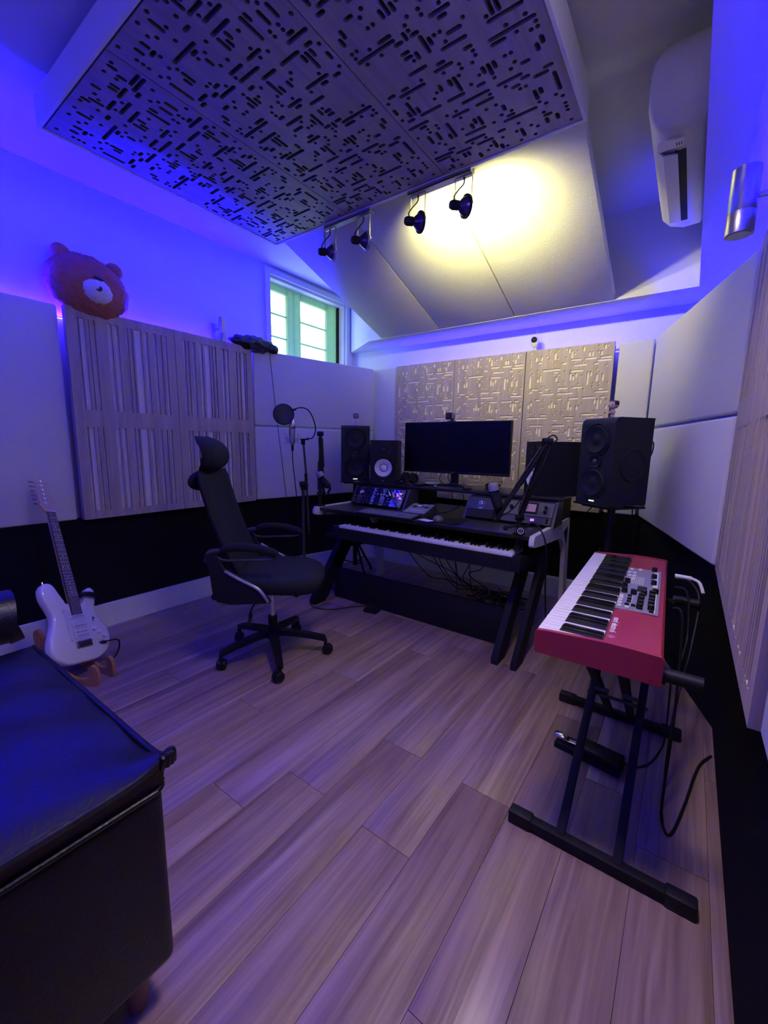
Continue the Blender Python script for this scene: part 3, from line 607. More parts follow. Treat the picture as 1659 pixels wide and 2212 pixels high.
def main_speaker(loc, yaw, sgn, label, w_, d_, h_=0.46):
    t = thing('studio_speaker', label, 'loudspeaker', loc, math.radians(yaw))
    XZ = Matrix(((1, 0, 0, 0), (0, 0, 1, 0), (0, 1, 0, 0), (0, 0, 0, 1)))
    r = 0.035
    prof = [(-d_, 0), (0, 0)]+[(-r+r*math.cos(a), h_-r+r*math.sin(a)) for a in [PI/2*k/6 for k in range(7)]]+[(-d_-0.004, h_), (-d_-0.004, h_-0.006), (-d_, h_-0.006)]
    MB().prism(prof, -w_/2, w_/2, XZ).build('cabinet', 'cab', t)
    MB().box(-0.10, 0.012, -w_/2-0.006, w_/2+0.006, -0.010, 0.0, b=0.003).build('plinth', 'black', t)
    for z in (0.345, 0.115):
        X = Tr(0.0, 0, z) @ R(PI/2, 'Y')
        MB().lathe([(0.090, 0.0), (0.088, 0.005), (0.082, 0.006), (0.076, 0.002)], 36, X).build('woofer_ring', 'matte', t)
        MB().lathe([(0.076, 0.002), (0.070, 0.010), (0.060, 0.009), (0.045, 0.002), (0.028, 0.0015), (0.022, 0.004), (0.012, 0.007), (0.0, 0.008)], 36, X).build('woofer_cone', 'cab', t)
    X = Tr(0.0, 0, 0.23) @ R(PI/2, 'Y')
    MB().lathe([(0.046, 0.0), (0.044, 0.005), (0.036, 0.006), (0.030, 0.002), (0.016, 0.001)], 30, X).build('mid_ring', 'black', t)
    MB().sph((0, 0, 0.001), 0.014, 0.014, 0.008, 14, X).build('tweeter_dome', 'dgrey', t)
    X = Tr(-d_*0.55, sgn*w_/2, 0.215) @ R(-sgn*PI/2, 'X')
    MB().lathe([(0.090, 0.0), (0.088, 0.006), (0.080, 0.009), (0.073, 0.007), (0.068, 0.002), (0.0, 0.0015)], 40, X).build('side_radiator', 'cab', t)
    MB().box(0.0, 0.0015, -0.018, 0.018, 0.014, 0.021).build('badge', 'logo' if sgn > 0 else 'grey', t)
    return t
main_speaker((-2.235, 2.665, 0.862), -50, 1, 'tall black three-way speaker with a lit badge, on a stand left of the desk', 0.235, 0.26, 0.455)
main_speaker((-0.413, 2.497, 0.862), -126, 1, 'large black speaker with a round side driver, on a stand right of the desk', 0.225, 0.26)
def spk_stand(x, y, top, yaw, label):
    t = thing('speaker_stand', label, 'speaker stand', (x, y, 0), math.radians(yaw))
    MB().box(-0.13, 0.12, -0.10, 0.10, top-0.012, top, b=0.003).build('top_plate', 'black', t)
    MB().cyl((0, 0, 0.10), (0, 0, top-0.012), 0.020, n=16).build('pole', 'black', t)
    MB().cyl((0, 0, 0.45), (0, 0, 0.50), 0.027, n=16).build('collar', 'matte', t)
    for k in range(3):
        a = 2*PI*k/3+0.4; c_, s_ = math.cos(a), math.sin(a)
        MB().tube([(0.02*c_, 0.02*s_, 0.32), (0.25*c_, 0.25*s_, 0.014)], 0.010, 8).tube([(0.02*c_, 0.02*s_, 0.12), (0.14*c_, 0.14*s_, 0.15)], 0.006, 6).cyl((0.245*c_, 0.245*s_, 0.0), (0.245*c_, 0.245*s_, 0.022), 0.014, n=10).build('leg', 'black', t)
    MB().tube([(-0.13, 0.06, top-0.006), (-0.17, 0.05, top-0.004)], 0.008, 8).build('locking_bolt', 'black', t)
    return t
spk_stand(-2.325, 2.775, 0.851, -50, 'black tripod stand under the left tall speaker')
spk_stand(-0.325, 2.615, 0.851, -126, 'black tripod stand under the large right speaker')
def figurine(loc, yaw, label, skin, body):
    t = thing('vinyl_figurine', label, 'figurine', loc, math.radians(yaw))
    MB().sph((0, 0, 0.072), 0.020, 0.024, 0.021, 20, fn=lambda v: 1.0/(max(abs(v.x)**4+abs(v.y)**4+abs(v.z)**4, 1e-6))**0.25*0.92).build('head', skin, t)
    MB().sph((-0.004, 0, 0.079), 0.0205, 0.0255, 0.0185, 20, fn=lambda v: 1.0/(max(abs(v.x)**4+abs(v.y)**4+abs(v.z)**4, 1e-6))**0.25*0.92).build('hair', 'hair', t)
    for s in (-1, 1):
        MB().sph((0.018, s*0.011, 0.068), 0.0025, 0.0035, 0.004, 10).build('eye', 'ebony', t)
        MB().sph((0, s*0.0235, 0.068), 0.004, 0.003, 0.005, 10).build('ear', skin, t)
        MB().tube([(0, s*0.009, 0.044), (0.004, s*0.019, 0.034), (0.010, s*0.019, 0.026)], 0.0045, 8).build('arm', body, t)
        MB().tube([(0, s*0.006, 0.022), (0.0, s*0.008, 0.0)], 0.0055, 8).sph((0.003, s*0.008, 0.003), 0.009, 0.006, 0.0035, 10).build('leg', body, t)
    MB().sph((0, 0, 0.036), 0.011, 0.013, 0.016, 14).build('torso', body, t)
    MB().box(0.019, 0.021, -0.006, 0.006, 0.058, 0.0605).build('beard', 'hair', t)
    return t
figurine((-2.255, 2.695, 1.318), -50, 'tiny dark-haired figurine in white on the left tall speaker', 'skin', 'white')
figurine((-0.365, 2.60, 1.3225), -130, 'tiny dark-haired pale figurine on the large right speaker', 'skin2', 'skin2')

# ------------------------------------------------------------ equipment racks
def rack_box(x0, x1, label, nm):
    t = thing(nm, label, 'rack', (x0, 2.44, 0.705))
    w_ = x1-x0
    wed = [(0.0, 0.0), (0.085, 0.142), (0.20, 0.142), (0.20, 0.0)]
    for a in (0, w_-0.016): MB().prism(wed, a, a+0.016, YZ).build('rack_side', 'dgrey', t)
    MB().prism([(0.03, 0.004), (0.11, 0.138), (0.19, 0.138), (0.19, 0.004)], 0.017, w_-0.017, YZ).build('rack_case', 'matte', t)
    return t, w_
SL = Matrix(((1, 0, 0, 0), (0, math.cos(math.radians(59)), -math.sin(math.radians(59)), 0.012), (0, math.sin(math.radians(59)), math.cos(math.radians(59)), 0.006), (0, 0, 0, 1)))
# local frame on the sloping front: x along, y up the slope, z out of the panel
t, w_ = rack_box(-2.10, -1.60, 'modular synthesizer rack full of knobs and patch cables on the desk', 'modular_synthesizer')
rnd = random.Random(3)
xx = 0.018
while xx < w_-0.035:
    ww = min(rnd.choice((0.03, 0.04, 0.05, 0.06)), w_-0.018-xx)
    m_ = rnd.choice(('matte', 'panelgrey', 'dgrey', 'steel', 'black'))
    MB().box(xx+0.0008, xx+ww-0.0008, 0.004, 0.140, 0.012, 0.0145, SL).build('module', m_, t); xx += ww
kn = MB(); jk = MB()
for i in range(15):
    for j in range(6):
        if rnd.random() < 0.85:
            px, py = 0.034+i*0.0305+rnd.uniform(-.004, .004), 0.018+j*0.0215+rnd.uniform(-.003, .003); r_ = rnd.choice((0.004, 0.005, 0.0075))
            if j < 3: jk.lathe([(0.005, 0.0145), (0.005, 0.017), (0.003, 0.017), (0.003, 0.015), (0, 0.015)], 8, SL @ Tr(px, py, 0))
            else: kn.lathe([(r_, 0.0145), (r_*0.85, 0.026), (0, 0.026)], 10, SL @ Tr(px, py, 0))
stuff(kn.build('knob', 'black', t)); stuff(jk.build('jack_socket', 'chrome', t))
for px, py, ww in ((0.07, 0.095, 0.03), (0.068, 0.082, 0.026), (0.235, 0.085, 0.008), (0.265, 0.085, 0.008), (0.295, 0.08, 0.008), (0.32, 0.078, 0.018)):
    MB().box(px, px+ww, py, py+0.012, 0.0145, 0.020, SL).build('slider_cap', 'white', t)
for px, py in ((0.395, 0.10), (0.425, 0.105), (0.41, 0.085), (0.43, 0.07)):
    MB().box(px, px+0.024, py, py+0.010, 0.0145, 0.0165, SL).build('lit_button', 'violet', t)
def wpt(x0, p): v = Matrix.Translation((x0, 2.44, 0.705)) @ SL @ Vector(p); return tuple(v)
for k, (a, b_, s_) in enumerate((((0.05, 0.02), (0.19, 0.03), 0.05), ((0.11, 0.04), (0.30, 0.02), 0.045), ((0.16, 0.06), (0.24, 0.015), 0.04), ((0.22, 0.04), (0.36, 0.05), 0.05), ((0.27, 0.02), (0.42, 0.03), 0.04), ((0.06, 0.05), (0.13, 0.02), 0.035))):
    o = MB().tube([wpt(-2.10, (a[0], a[1], 0.016)), wpt(-2.10, (a[0], a[1], 0.034)), wpt(-2.10, ((a[0]+b_[0])/2, (a[1]+b_[1])/2-0.02, s_)), wpt(-2.10, (b_[0], b_[1], 0.034)), wpt(-2.10, (b_[0], b_[1], 0.016))], 0.0016, 6).build('patch_cable', 'rubber')
    tag(o, 'thin black patch cable looped across the modular synthesizer', 'cable', 'patch cables on the modular synthesizer')
def jack(p, q, sheath, label):
    p, q = Vector(p), Vector(q); d = (q-p).normalized(); t = thing('jack_plug', label, 'plug', p)
    z = Vector((0, 0, 0))
    MB().cyl(z, d*0.030, 0.0035, n=10).build('tip', 'chrome', t); MB().cyl(d*0.030, d*0.075, 0.0075, n=12).build('sleeve', sheath, t)
    MB().cyl(d*0.075, d*0.095, 0.006, 0.003, n=10).build('strain_relief', 'rubber', t); return p+d*0.095
e1 = jack((-1.775, 2.50, 0.83), (-1.68, 2.42, 0.765), 'chrome', 'silver jack plug stuck in the modular synthesizer, the left one of two')
e2 = jack((-1.735, 2.49, 0.825), (-1.66, 2.42, 0.765), 'copper', 'jack plug with a peach sleeve stuck in the modular synthesizer')
tag(MB().tube([e1, (-1.64, 2.40, 0.735), (-1.57, 2.37, 0.712), (-1.47, 2.42, 0.711), (-1.42, 2.56, 0.711)], 0.003, 8).build('instrument_cable', 'rubber'), 'black lead running from the silver plug across the desk', 'cable')
tag(MB().tube([e2, (-1.62, 2.385, 0.735), (-1.55, 2.35, 0.712), (-1.45, 2.38, 0.711), (-1.39, 2.55, 0.711)], 0.003, 8).build('instrument_cable', 'rubber'), 'black lead running from the peach-sleeved plug across the desk', 'cable')

t, w_ = rack_box(-1.145, -0.585, 'outboard rack with a peach meter and knobs, at the right of the desk', 'outboard_rack')
MB().box(0.018, 0.245, 0.060, 0.140, 0.012, 0.016, SL, b=0).build('compressor_plate', 'dgrey', t)
MB().box(0.018, 0.245, 0.004, 0.057, 0.012, 0.015, SL).build('blank_plate', 'matte', t)
MB().box(0.250, w_-0.018, 0.052, 0.142, 0.012, 0.016, SL).build('meter_unit', 'brass', t)
MB().box(0.250, w_-0.018, 0.004, 0.048, 0.012, 0.0155, SL).build('lower_unit', 'dgrey', t)
MB().box(0.345, 0.455, 0.066, 0.134, 0.016, 0.023, SL, b=0).build('meter_frame', 'matte', t)
MB().box(0.355, 0.445, 0.076, 0.124, 0.023, 0.0238, SL).build('meter_face', 'copper', t)
MB().box(0.398, 0.4005, 0.080, 0.115, 0.0238, 0.0244, SL).build('meter_needle', 'matte', t)
MB().box(0.425, 0.447, 0.020, 0.034, 0.0155, 0.0175, SL).build('power_button', 'violet', t)
for px, py, r_, m_ in ((0.105, 0.098, 0.014, 'chrome'), (0.205, 0.098, 0.014, 'chrome'), (0.30, 0.098, 0.012, 'matte'), (0.50, 0.11, 0.009, 'matte'), (0.50, 0.08, 0.009, 'matte'), (0.035, 0.125, 0.005, 'chrome'), (0.035, 0.07, 0.005, 'chrome'), (0.52, 0.035, 0.006, 'black'), (0.52, 0.020, 0.006, 'black')):
    X = SL @ Tr(px, py, 0.016); MB().lathe([(r_, 0), (r_*0.92, 0.016), (r_*0.5, 0.018), (0, 0.018)], 18, X).build('knob', m_, t)
sc_ = MB()
for k in range(11):
    a = math.radians(-210+k*24); X = SL @ Tr(0.105, 0.098, 0.016) @ R(a, 'Z'); sc_.box(0.019, 0.023, -0.0012, 0.0012, 0, 0.0008, X)
sc_.build('dial_scale', 'white', t)
MB().box(0.09, 0.12, 0.066, 0.070, 0.016, 0.0168, SL).build('dial_label', 'white', t)

# ------------------------------------------------------------ small desk things
ai = thing('audio_interface', 'grey wedge-shaped audio interface with a big silver knob on the desk', 'audio interface', (-1.425, 2.36, 0.705), math.radians(3))
MB().prism([(-0.08, 0.0), (-0.08, 0.022), (0.08, 0.062), (0.08, 0.0)], -0.08, 0.08, YZ).build('housing', 'dgrey', ai)
SL2 = Tr(0, 0, 0.042) @ R(math.atan2(0.04, 0.16), 'X')
MB().box(-0.079, 0.079, -0.081, 0.081, 0.0, 0.002, SL2).build('top_plate', 'grey', ai)
MB().lathe([(0.023, 0.002), (0.022, 0.018), (0.019, 0.020), (0.0, 0.020)], 28, SL2 @ Tr(0.0, 0.025, 0)).build('volume_knob', 'chrome', ai)
for s in (-1, 1): MB().box(s*0.045-0.016, s*0.045+0.016, 0.012, 0.036, 0.002, 0.003, SL2).build('level_meter', 'screen', ai)
for k in range(6): MB().box(-0.046+k*0.017, -0.036+k*0.017, -0.040, -0.034, 0.002, 0.004, SL2).build('button', 'white', ai)
ck = thing('computer_keyboard', 'black computer keyboard lying on the desk', 'computer keyboard', (-1.56, 2.19, 0.705), math.radians(1))
MB().prism([(-0.062, 0.0), (-0.062, 0.008), (0.062, 0.018), (0.062, 0.0)], -0.215, 0.215, YZ).build('housing', 'black', ck)
SL3 = Tr(0, 0, 0.013) @ R(math.atan2(0.010, 0.124), 'X'); km = MB()
for j in range(6):
    for i in range(21):
        if i in (15, 16) and j in (2,) : continue
        if j == 0 and 3 < i < 10:
            if i == 4: km.box(-0.207+i*0.0197, -0.207+9.9*0.0197, -0.056, -0.040, 0.0, 0.006, SL3)
            continue
        km.box(-0.207+i*0.0197, -0.207+i*0.0197+0.0165, -0.056+j*0.0188, -0.056+j*0.0188+0.0158, 0.0, 0.006, SL3)
stuff(km.build('keycaps', 'keycap', ck))
ms = thing('computer_mouse', 'grey computer mouse on a dark mat at the front of the desk', 'mouse', (-1.205, 2.225, 0.709), math.radians(25))
MB().sph((0, 0, 0.006), 0.032, 0.058, 0.030, 28, fn=lambda v: 1.0 if v.z > -0.2 else 0.8).build('shell', 'mousegrey', ms)
MB().box(-0.003, 0.003, 0.022, 0.038, 0.028, 0.036, b=0.002).build('scroll_wheel', 'matte', ms)
tag(MB().box(-0.13, 0.13, -0.085, 0.085, 0, 0.003, Tr(-1.19, 2.255, 0.706) @ R(0.05, 'Z')).build('mouse_mat', 'screen'), 'thin dark mat under the mouse', 'mouse mat')
tag(MB().box(-0.045, 0.045, -0.03, 0.03, 0, 0.001, Tr(-1.27, 2.19, 0.7095) @ R(-0.3, 'Z')).build('white_card', 'white'), 'white paper card half under the mouse', 'card')
hp = thing('headphones', 'black over-ear headphones lying on the shelf left of the monitor', 'headphones', (-1.735, 2.72, 0.868), math.radians(-25))
for s, tx in ((-1, 0.5), (1, -0.25)):
    X = Tr(s*0.05, 0.0, 0.045) @ R(PI/2+tx*s, 'Y')
    MB().lathe([(0.0, -0.02), (0.03, -0.02), (0.042, -0.008), (0.043, 0.008), (0.038, 0.02), (0.024, 0.022), (0.022, 0.012), (0, 0.012)], 26, X).build('ear_cup', 'matte', hp)
MB().tube([(-0.075, 0.0, 0.05), (-0.085, -0.05, 0.02), (-0.05, -0.10, 0.012), (0.02, -0.115, 0.012), (0.07, -0.08, 0.02), (0.075, -0.02, 0.05)], 0.009, 10).build('headband', 'matte', hp)
dish = thing('small_saucer', 'small pale green saucer on the monitor base', 'dish', (-1.50, 2.66, 0.881))
MB().lathe([(0.0, 0.0), (0.03, 0.0), (0.052, 0.010), (0.053, 0.014), (0.03, 0.006), (0, 0.005)], 28).build('dish_bowl', 'teal', dish)
tag(MB().lathe([(0, 0), (0.008, 0.002), (0.013, 0.010), (0.012, 0.018), (0, 0.024)], 16, Tr(-1.44, 2.60, 0.868)).build('glass_ball', 'chrome'), 'tiny silver bauble at the shelf edge below the saucer', 'trinket')
pb = thing('crumpled_cable_pile', 'small dark heap of cable on the right of the shelf', 'cable coil', (-1.065, 2.72, 0.868))
pts = [(0.045*math.cos(k*0.9)*(1+0.15*math.sin(k*2.1)), 0.04*math.sin(k*0.9)*(1+0.2*math.cos(k*1.3)), 0.004+0.0012*k) for k in range(34)]
MB().tube(pts, 0.004, 6).build('coil', 'rubber', pb)
MB().tube([(0.02, 0.02, 0.04), (0.04, 0.03, 0.06), (0.06, 0.02, 0.062), (0.05, 0.0, 0.03)], 0.002, 6).build('loose_end', 'rubber', pb)

# ------------------------------------------------------------ microphones and arms
def dyn_mic(loc, axis, label):
    t = thing('broadcast_microphone', label, 'microphone', loc)
    X = Vector(axis).to_track_quat('Z', 'Y').to_matrix().to_4x4()   # +z towards the grille
    MB().lathe([(0.0, 0.075), (0.018, 0.074), (0.0255, 0.066), (0.027, 0.05), (0.027, 0.035)], 28, X).build('grille', 'micgrille', t)
    MB().lathe([(0.027, 0.035), (0.025, 0.034), (0.025, 0.031), (0.0265, 0.030), (0.0265, 0.008), (0.0245, 0.007), (0.0245, 0.004), (0.0262, 0.003), (0.0262, -0.02), (0.0245, -0.021), (0.0245, -0.024), (0.026, -0.025), (0.025, -0.05), (0.020, -0.062), (0.0, -0.064)], 28, X).build('mic_body', 'matte', t)
    MB().cyl((0, 0, -0.064), (0, 0, -0.09), 0.0095, n=14).build('connector', 'matte', t); t.children[-1].matrix_local = X
    return t
def scissor_arm(base, elbow, tip, label, spread=0.016):
    b, e, p = Vector(base), Vector(elbow), Vector(tip); t = thing('boom_arm', label, 'microphone arm', b)
    e, p = e-b, p-b; z = Vector((0, 0, 0))
    def pair(a, c, nm, tw):
        d = (c-a).normalized(); n_ = d.cross(Vector((0.81, 0.587, 0))).normalized()
        for s in (-1, 1): MB().tube([a+n_*s*tw+d*0.01, c+n_*s*tw-d*0.01], 0.0078, 8).build('arm_tube', 'matte', t)
        for s in (-1, 1):
            side_ = Vector((0.81, 0.587, 0))*0.014*s
            MB().tube([a+side_+d*0.03, a+side_+(c-a)*0.55], 0.004, 8).build('spring', 'dgrey', t)
    pair(Vector((0, 0, 0.05)), e, 'lower', spread); pair(e, p, 'upper', spread*0.8)
    MB().cyl((0, 0, -0.04), (0, 0, 0.05), 0.013, n=14).build('pivot_post', 'matte', t)
    u = Vector((0.81, 0.587, 0))
    MB().cyl(e-u*0.022, e+u*0.022, 0.018, n=18).cyl(Vector((0, 0, 0.05))-u*0.02, Vector((0, 0, 0.05))+u*0.02, 0.017, n=16).cyl(p-u*0.014, p+u*0.014, 0.012, n=14).build('joint', 'black', t)
    v = Vector((0.587, -0.81, 0))
    MB().box(-0.022, 0.022, -0.03, 0.03, -0.04, -0.030).box(-0.022, 0.022, 0.02, 0.03, -0.115, -0.03).cyl((0, -0.005, -0.10), (0, -0.005, -0.06), 0.006, n=10).cyl((0, -0.005, -0.125), (0, -0.005, -0.10), 0.016, n=14).build('desk_clamp', 'matte', t)
    return t, u, v
ba, u, v = scissor_arm((-0.690, 2.165, 0.746), (-0.572, 2.14, 1.19), (-0.780, 2.06, 0.79), 'black spring boom arm clamped at the right front of the desk')
MB().tube([(0.105, -0.035, 0.45), (0.14, -0.02, 0.475), (0.155, 0.0, 0.455), (0.13, -0.02, 0.42), (0.10, -0.06, 0.30), (0.0, -0.08, 0.12), (-0.07, -0.10, 0.06)], 0.0035, 8).build('arm_cable', 'rubber', ba)
c0 = Vector((0.02, -0.035, -0.012)); cdir = Vector((0.32, -0.95, 0.1)).normalized()
MB().cyl(c0, c0+cdir*0.02, 0.020, n=24).build('knob', 'black', ba)
MB().lathe([(0.013, 0.020), (0.016, 0.020), (0.016, 0.0215), (0.013, 0.0215), (0.013, 0.020)], 24, Tr(*c0) @ cdir.to_track_quat('Z', 'Y').to_matrix().to_4x4()).box(-0.0045, -0.003, -0.010, 0.010, 0.020, 0.0213, Tr(*c0) @ cdir.to_track_quat('Z', 'Y').to_matrix().to_4x4()).box(0.003, 0.0045, -0.010, 0.010, 0.020, 0.0213, Tr(*c0) @ cdir.to_track_quat('Z', 'Y').to_matrix().to_4x4()).build('emblem', 'white', ba)
MB().cyl((-0.055, -0.03, -0.005), (-0.01, -0.01, 0.01), 0.008, n=10).sph((-0.06, -0.033, -0.008), 0.014, n=12).build('tightening_knob', 'matte', ba)
MB().tube([(-0.09, -0.105, 0.044), (-0.098, -0.095, 0.08), (-0.075, -0.085, 0.115)], 0.009, 10).build('mic_mount', 'matte', ba)
dyn_mic((-0.790, 2.065, 0.905), (-0.22, -0.10, 0.95), 'black broadcast microphone with a grey grille on the right boom arm')
tag(MB().tube([(-0.655, 2.165, 0.755), (-0.62, 2.17, 0.775), (-0.58, 2.15, 0.755), (-0.545, 2.13, 0.70), (-0.535, 2.14, 0.62), (-0.54, 2.2, 0.4), (-0.55, 2.4, 0.05), (-0.5, 2.6, 0.006)], 0.0045, 8).build('microphone_cable', 'rubber'), 'black cable arching over the white front corner of the desk', 'cable')
bl, u, v = scissor_arm((-2.170, 2.185, 0.75), (-2.195, 2.22, 1.235), (-2.165, 2.22, 0.80), 'black folded boom arm standing at the left corner of the desk', 0.019)
MB().tube([(0.03, 0.05, 0.05), (0.045, 0.06, 0.09), (0.03, 0.05, 0.12)], 0.009, 10).build('mic_mount', 'matte', bl)
dyn_mic((-2.155, 2.205, 0.895), (-0.35, -0.30, 0.88), 'black broadcast microphone with a pale grille on the left folded boom arm')

st = thing('microphone_stand', 'grey metal floor stand holding the silver studio microphone', 'microphone stand', (-2.46, 2.29, 0))
MB().cyl((0, 0, 0.03), (0, 0, 0.83), 0.0125, n=14).build('lower_tube', 'dgrey', st)
MB().cyl((0, 0, 0.80), (0, 0, 0.86), 0.019, n=14).cyl((-0.005, -0.03, 0.845), (0.03, 0.02, 0.85), 0.022, n=16).build('clutch', 'matte', st)
MB().tube([(0.032, 0.03, 0.44), (0.015, 0.02, 0.92), (0.0, 0.008, 1.20)], 0.0085, 10).build('upper_tube', 'dgrey', st)
MB().cyl((0.018, 0.02, 0.80), (0.014, 0.018, 0.93), 0.0125, n=12).build('sleeve', 'black', st)
MB().cyl((0, 0.008, 1.155), (0, 0.008, 1.20), 0.016, n=14).box(-0.02, 0.05, -0.0, 0.02, 1.19, 1.20).build('stand_head', 'matte', st)
for k in range(3):
    a = 2*PI*k/3+0.3; MB().tube([(0.02*math.cos(a), 0.02*math.sin(a), 0.20), (0.27*math.cos(a), 0.27*math.sin(a), 0.012)], 0.010, 8).build('leg', 'dgrey', st)
mc = thing('condenser_microphone', 'silver large studio microphone in a wire shock mount', 'microphone', (-2.525, 2.245, 1.255))
MB().lathe([(0.0, -0.105), (0.012, -0.103), (0.022, -0.085), (0.0245, -0.07), (0.0245, 0.02)], 24).build('mic_body', 'steel', mc)
MB().lathe([(0.0245, 0.02), (0.0255, 0.022), (0.0255, 0.05), (0.0245, 0.08), (0.018, 0.100), (0.006, 0.106), (0, 0.107)], 24).build('grille', 'chrome', mc)
cg = MB()
for z, r_ in ((-0.055, 0.052), (-0.085, 0.030)):
    cg.tube([(r_*math.cos(2*PI*k/16), r_*math.sin(2*PI*k/16), z) for k in range(17)], 0.0022, 6, False)
for k in range(8):
    a = 2*PI*k/8; c_, s_ = math.cos(a), math.sin(a)
    cg.tube([(0.030*c_, 0.030*s_, -0.085), (0.052*c_, 0.052*s_, -0.055), (0.066*c_, 0.066*s_, -0.012)], 0.0018, 6, False)
    cg.tube([(0.052*c_, 0.052*s_, -0.055), (0.062*c_, 0.062*s_, -0.095)], 0.0018, 6, False)
cg.build('shock_mount', 'steel', mc)
MB().cyl((0, 0, -0.15), (0, 0, -0.105), 0.0095, n=12).build('connector', 'black', mc)
MB().tube([(0.045, 0.035, -0.058), (0.066, 0.05, -0.055)], 0.006, 8).build('swivel', 'steel', mc)
tag(MB().tube([(-2.525, 2.245, 1.106), (-2.522, 2.245, 1.0), (-2.505, 2.26, 0.75), (-2.49, 2.27, 0.45), (-2.50, 2.3, 0.1), (-2.45, 2.42, 0.008)], 0.0035, 8).build('microphone_cable', 'rubber'), 'thin cable hanging from the silver studio microphone', 'cable')
pf = thing('pop_filter', 'round dark pop filter on a gooseneck in front of the silver microphone', 'pop filter', (-2.45, 2.10, 1.372))
fa = Vector((2.45, -2.10, -0.15)).normalized().to_track_quat('Z', 'Y').to_matrix().to_4x4()
MB().lathe([(0.0, 0.001), (0.070, 0.001), (0.070, -0.001), (0.0, -0.001)], 40, fa).build('mesh_disc', 'popmesh', pf)
MB().lathe([(0.069, -0.005), (0.076, -0.005), (0.077, 0.0), (0.076, 0.005), (0.069, 0.005), (0.069, -0.005)], 40, fa).build('rim', 'matte', pf)
MB().tube([(0.055, 0.045, 0.035), (0.085, 0.085, 0.052), (0.115, 0.13, 0.04), (0.135, 0.165, -0.02), (0.125, 0.20, -0.10), (0.08, 0.21, -0.165), (0.02, 0.205, -0.17)], 0.0042, 10).build('gooseneck', 'matte', pf)
MB().cyl((0.045, 0.035, 0.030), (0.068, 0.06, 0.040), 0.008, n=10).build('rim_clamp', 'matte', pf)

# ================================================================== RED STAGE KEYBOARD
# local frame: origin at the near right lower corner, x towards the player is negative, y away from camera
sk = thing('stage_keyboard', 'red stage piano keyboard with grey control panel on a black x stand', 'piano keyboard', (0.0, 1.113, 0.612), 0.0314)
L_ = 1.055
XZ = Matrix(((1, 0, 0, 0), (0, 0, 1, 0), (0, 1, 0, 0), (0, 0, 0, 1)))     # polygon (x, z) extruded along y
body = [(-0.285, 0.0), (-0.004, 0.0), (0.0, 0.004), (0.0, 0.062), (-0.006, 0.0685), (-0.118, 0.071), (-0.128, 0.067), (-0.130, 0.045), (-0.280, 0.045), (-0.285, 0.04)]
MB().prism(body, 0.012, L_-0.012, XZ).build('case', 'red', sk)
cheek = [(-0.288, 0.004), (-0.284, 0.0), (-0.002, -0.002), (0.002, 0.002), (0.002, 0.064), (-0.004, 0.0705), (-0.06, 0.0735), (-0.118, 0.0740), (-0.17, 0.0715), (-0.26, 0.0665), (-0.284, 0.064), (-0.29, 0.058)]
for y in (0.0, L_-0.014):
    MB().prism(cheek, y, y+0.014, XZ).build('end_cheek', 'red', sk)
for x_, z_ in ((-0.02, 0.012), (-0.02, 0.05), (-0.27, 0.03)): MB().cyl((x_, -0.001, z_), (x_, 0.002, z_), 0.004, n=12).build('screw', 'reddark', sk)
wk = MB().box(-0.2865, -0.131, 0.0005, 0.0231, 0.046, 0.0625, b=0.0012).mesh('white_key', 'ivory')
bkp = [(-0.236, 0.0625), (-0.232, 0.070), (-0.226, 0.0735), (-0.134, 0.0725), (-0.131, 0.070), (-0.131, 0.0625)]
bk = MB().prism(bkp, -0.0052, 0.0052, XZ).mesh('black_key', 'ebony')
nw = 43; pk = (L_-0.034)/nw
# key letters from the far (low) end: e f g a b c d ...
for k in range(nw):
    y = L_-0.017-(k+1)*pk
    o = link('white_key', wk, sk); o.location = (0, y, 0); o.scale = (1, pk/0.0236, 1)
    if k < nw-1 and (k % 7) in (1, 2, 3, 5, 6): o = link('black_key', bk, sk); o.location = (0, y, 0)
MB().box(-0.128, -0.018, 0.285, 0.815, 0.0705, 0.0722).build('control_panel', 'panelgrey', sk)
MB().box(-0.040, -0.026, 0.30, 0.50, 0.0722, 0.0728).build('white_legend', 'white', sk)
MB().box(-0.040, -0.026, 0.57, 0.79, 0.0722, 0.0728).build('white_legend', 'white', sk)
MB().box(-0.083, -0.055, 0.495, 0.56, 0.0722, 0.0735).build('small_display', 'screen', sk)
def kl(x, y): return x+0.0314*(y-1.113), y-1.113
for x_, y_ in ((-.131,1.593),(-.104,1.588),(-.135,1.716),(-.137,1.654),(-.066,1.938),(-.061,1.831),(-.057,1.743),(-.046,1.638),(-.076,1.599),(-.079,1.56),(-.079,1.525),(-.077,1.485),(-.076,1.451),(-.053,1.61),(-.051,1.568),(-.05,1.527),(-.049,1.495),(-.047,1.458)):
    a, b = kl(x_, y_); a -= 0.001; b -= 0.02
    MB().lathe([(0.0095, 0.0), (0.0085, 0.016), (0.0, 0.0165)], 14, Tr(a, b, 0.0722)).box(-0.0008, 0.0008, 0.002, 0.0085, 0.016, 0.0172, Tr(a, b, 0.0722)).build('knob', 'ebony', sk)
for x_, y_ in ((-.112,1.541),(-.11,1.51),(-.109,1.48),(-.111,1.449),(-.094,1.447),(-.074,1.431),(-.045,1.42)):
    a, b = kl(x_, y_); MB().box(a-0.006, a+0.006, b-0.010, b-0.002, 0.0722, 0.079, b=0.001).build('button', 'black', sk)
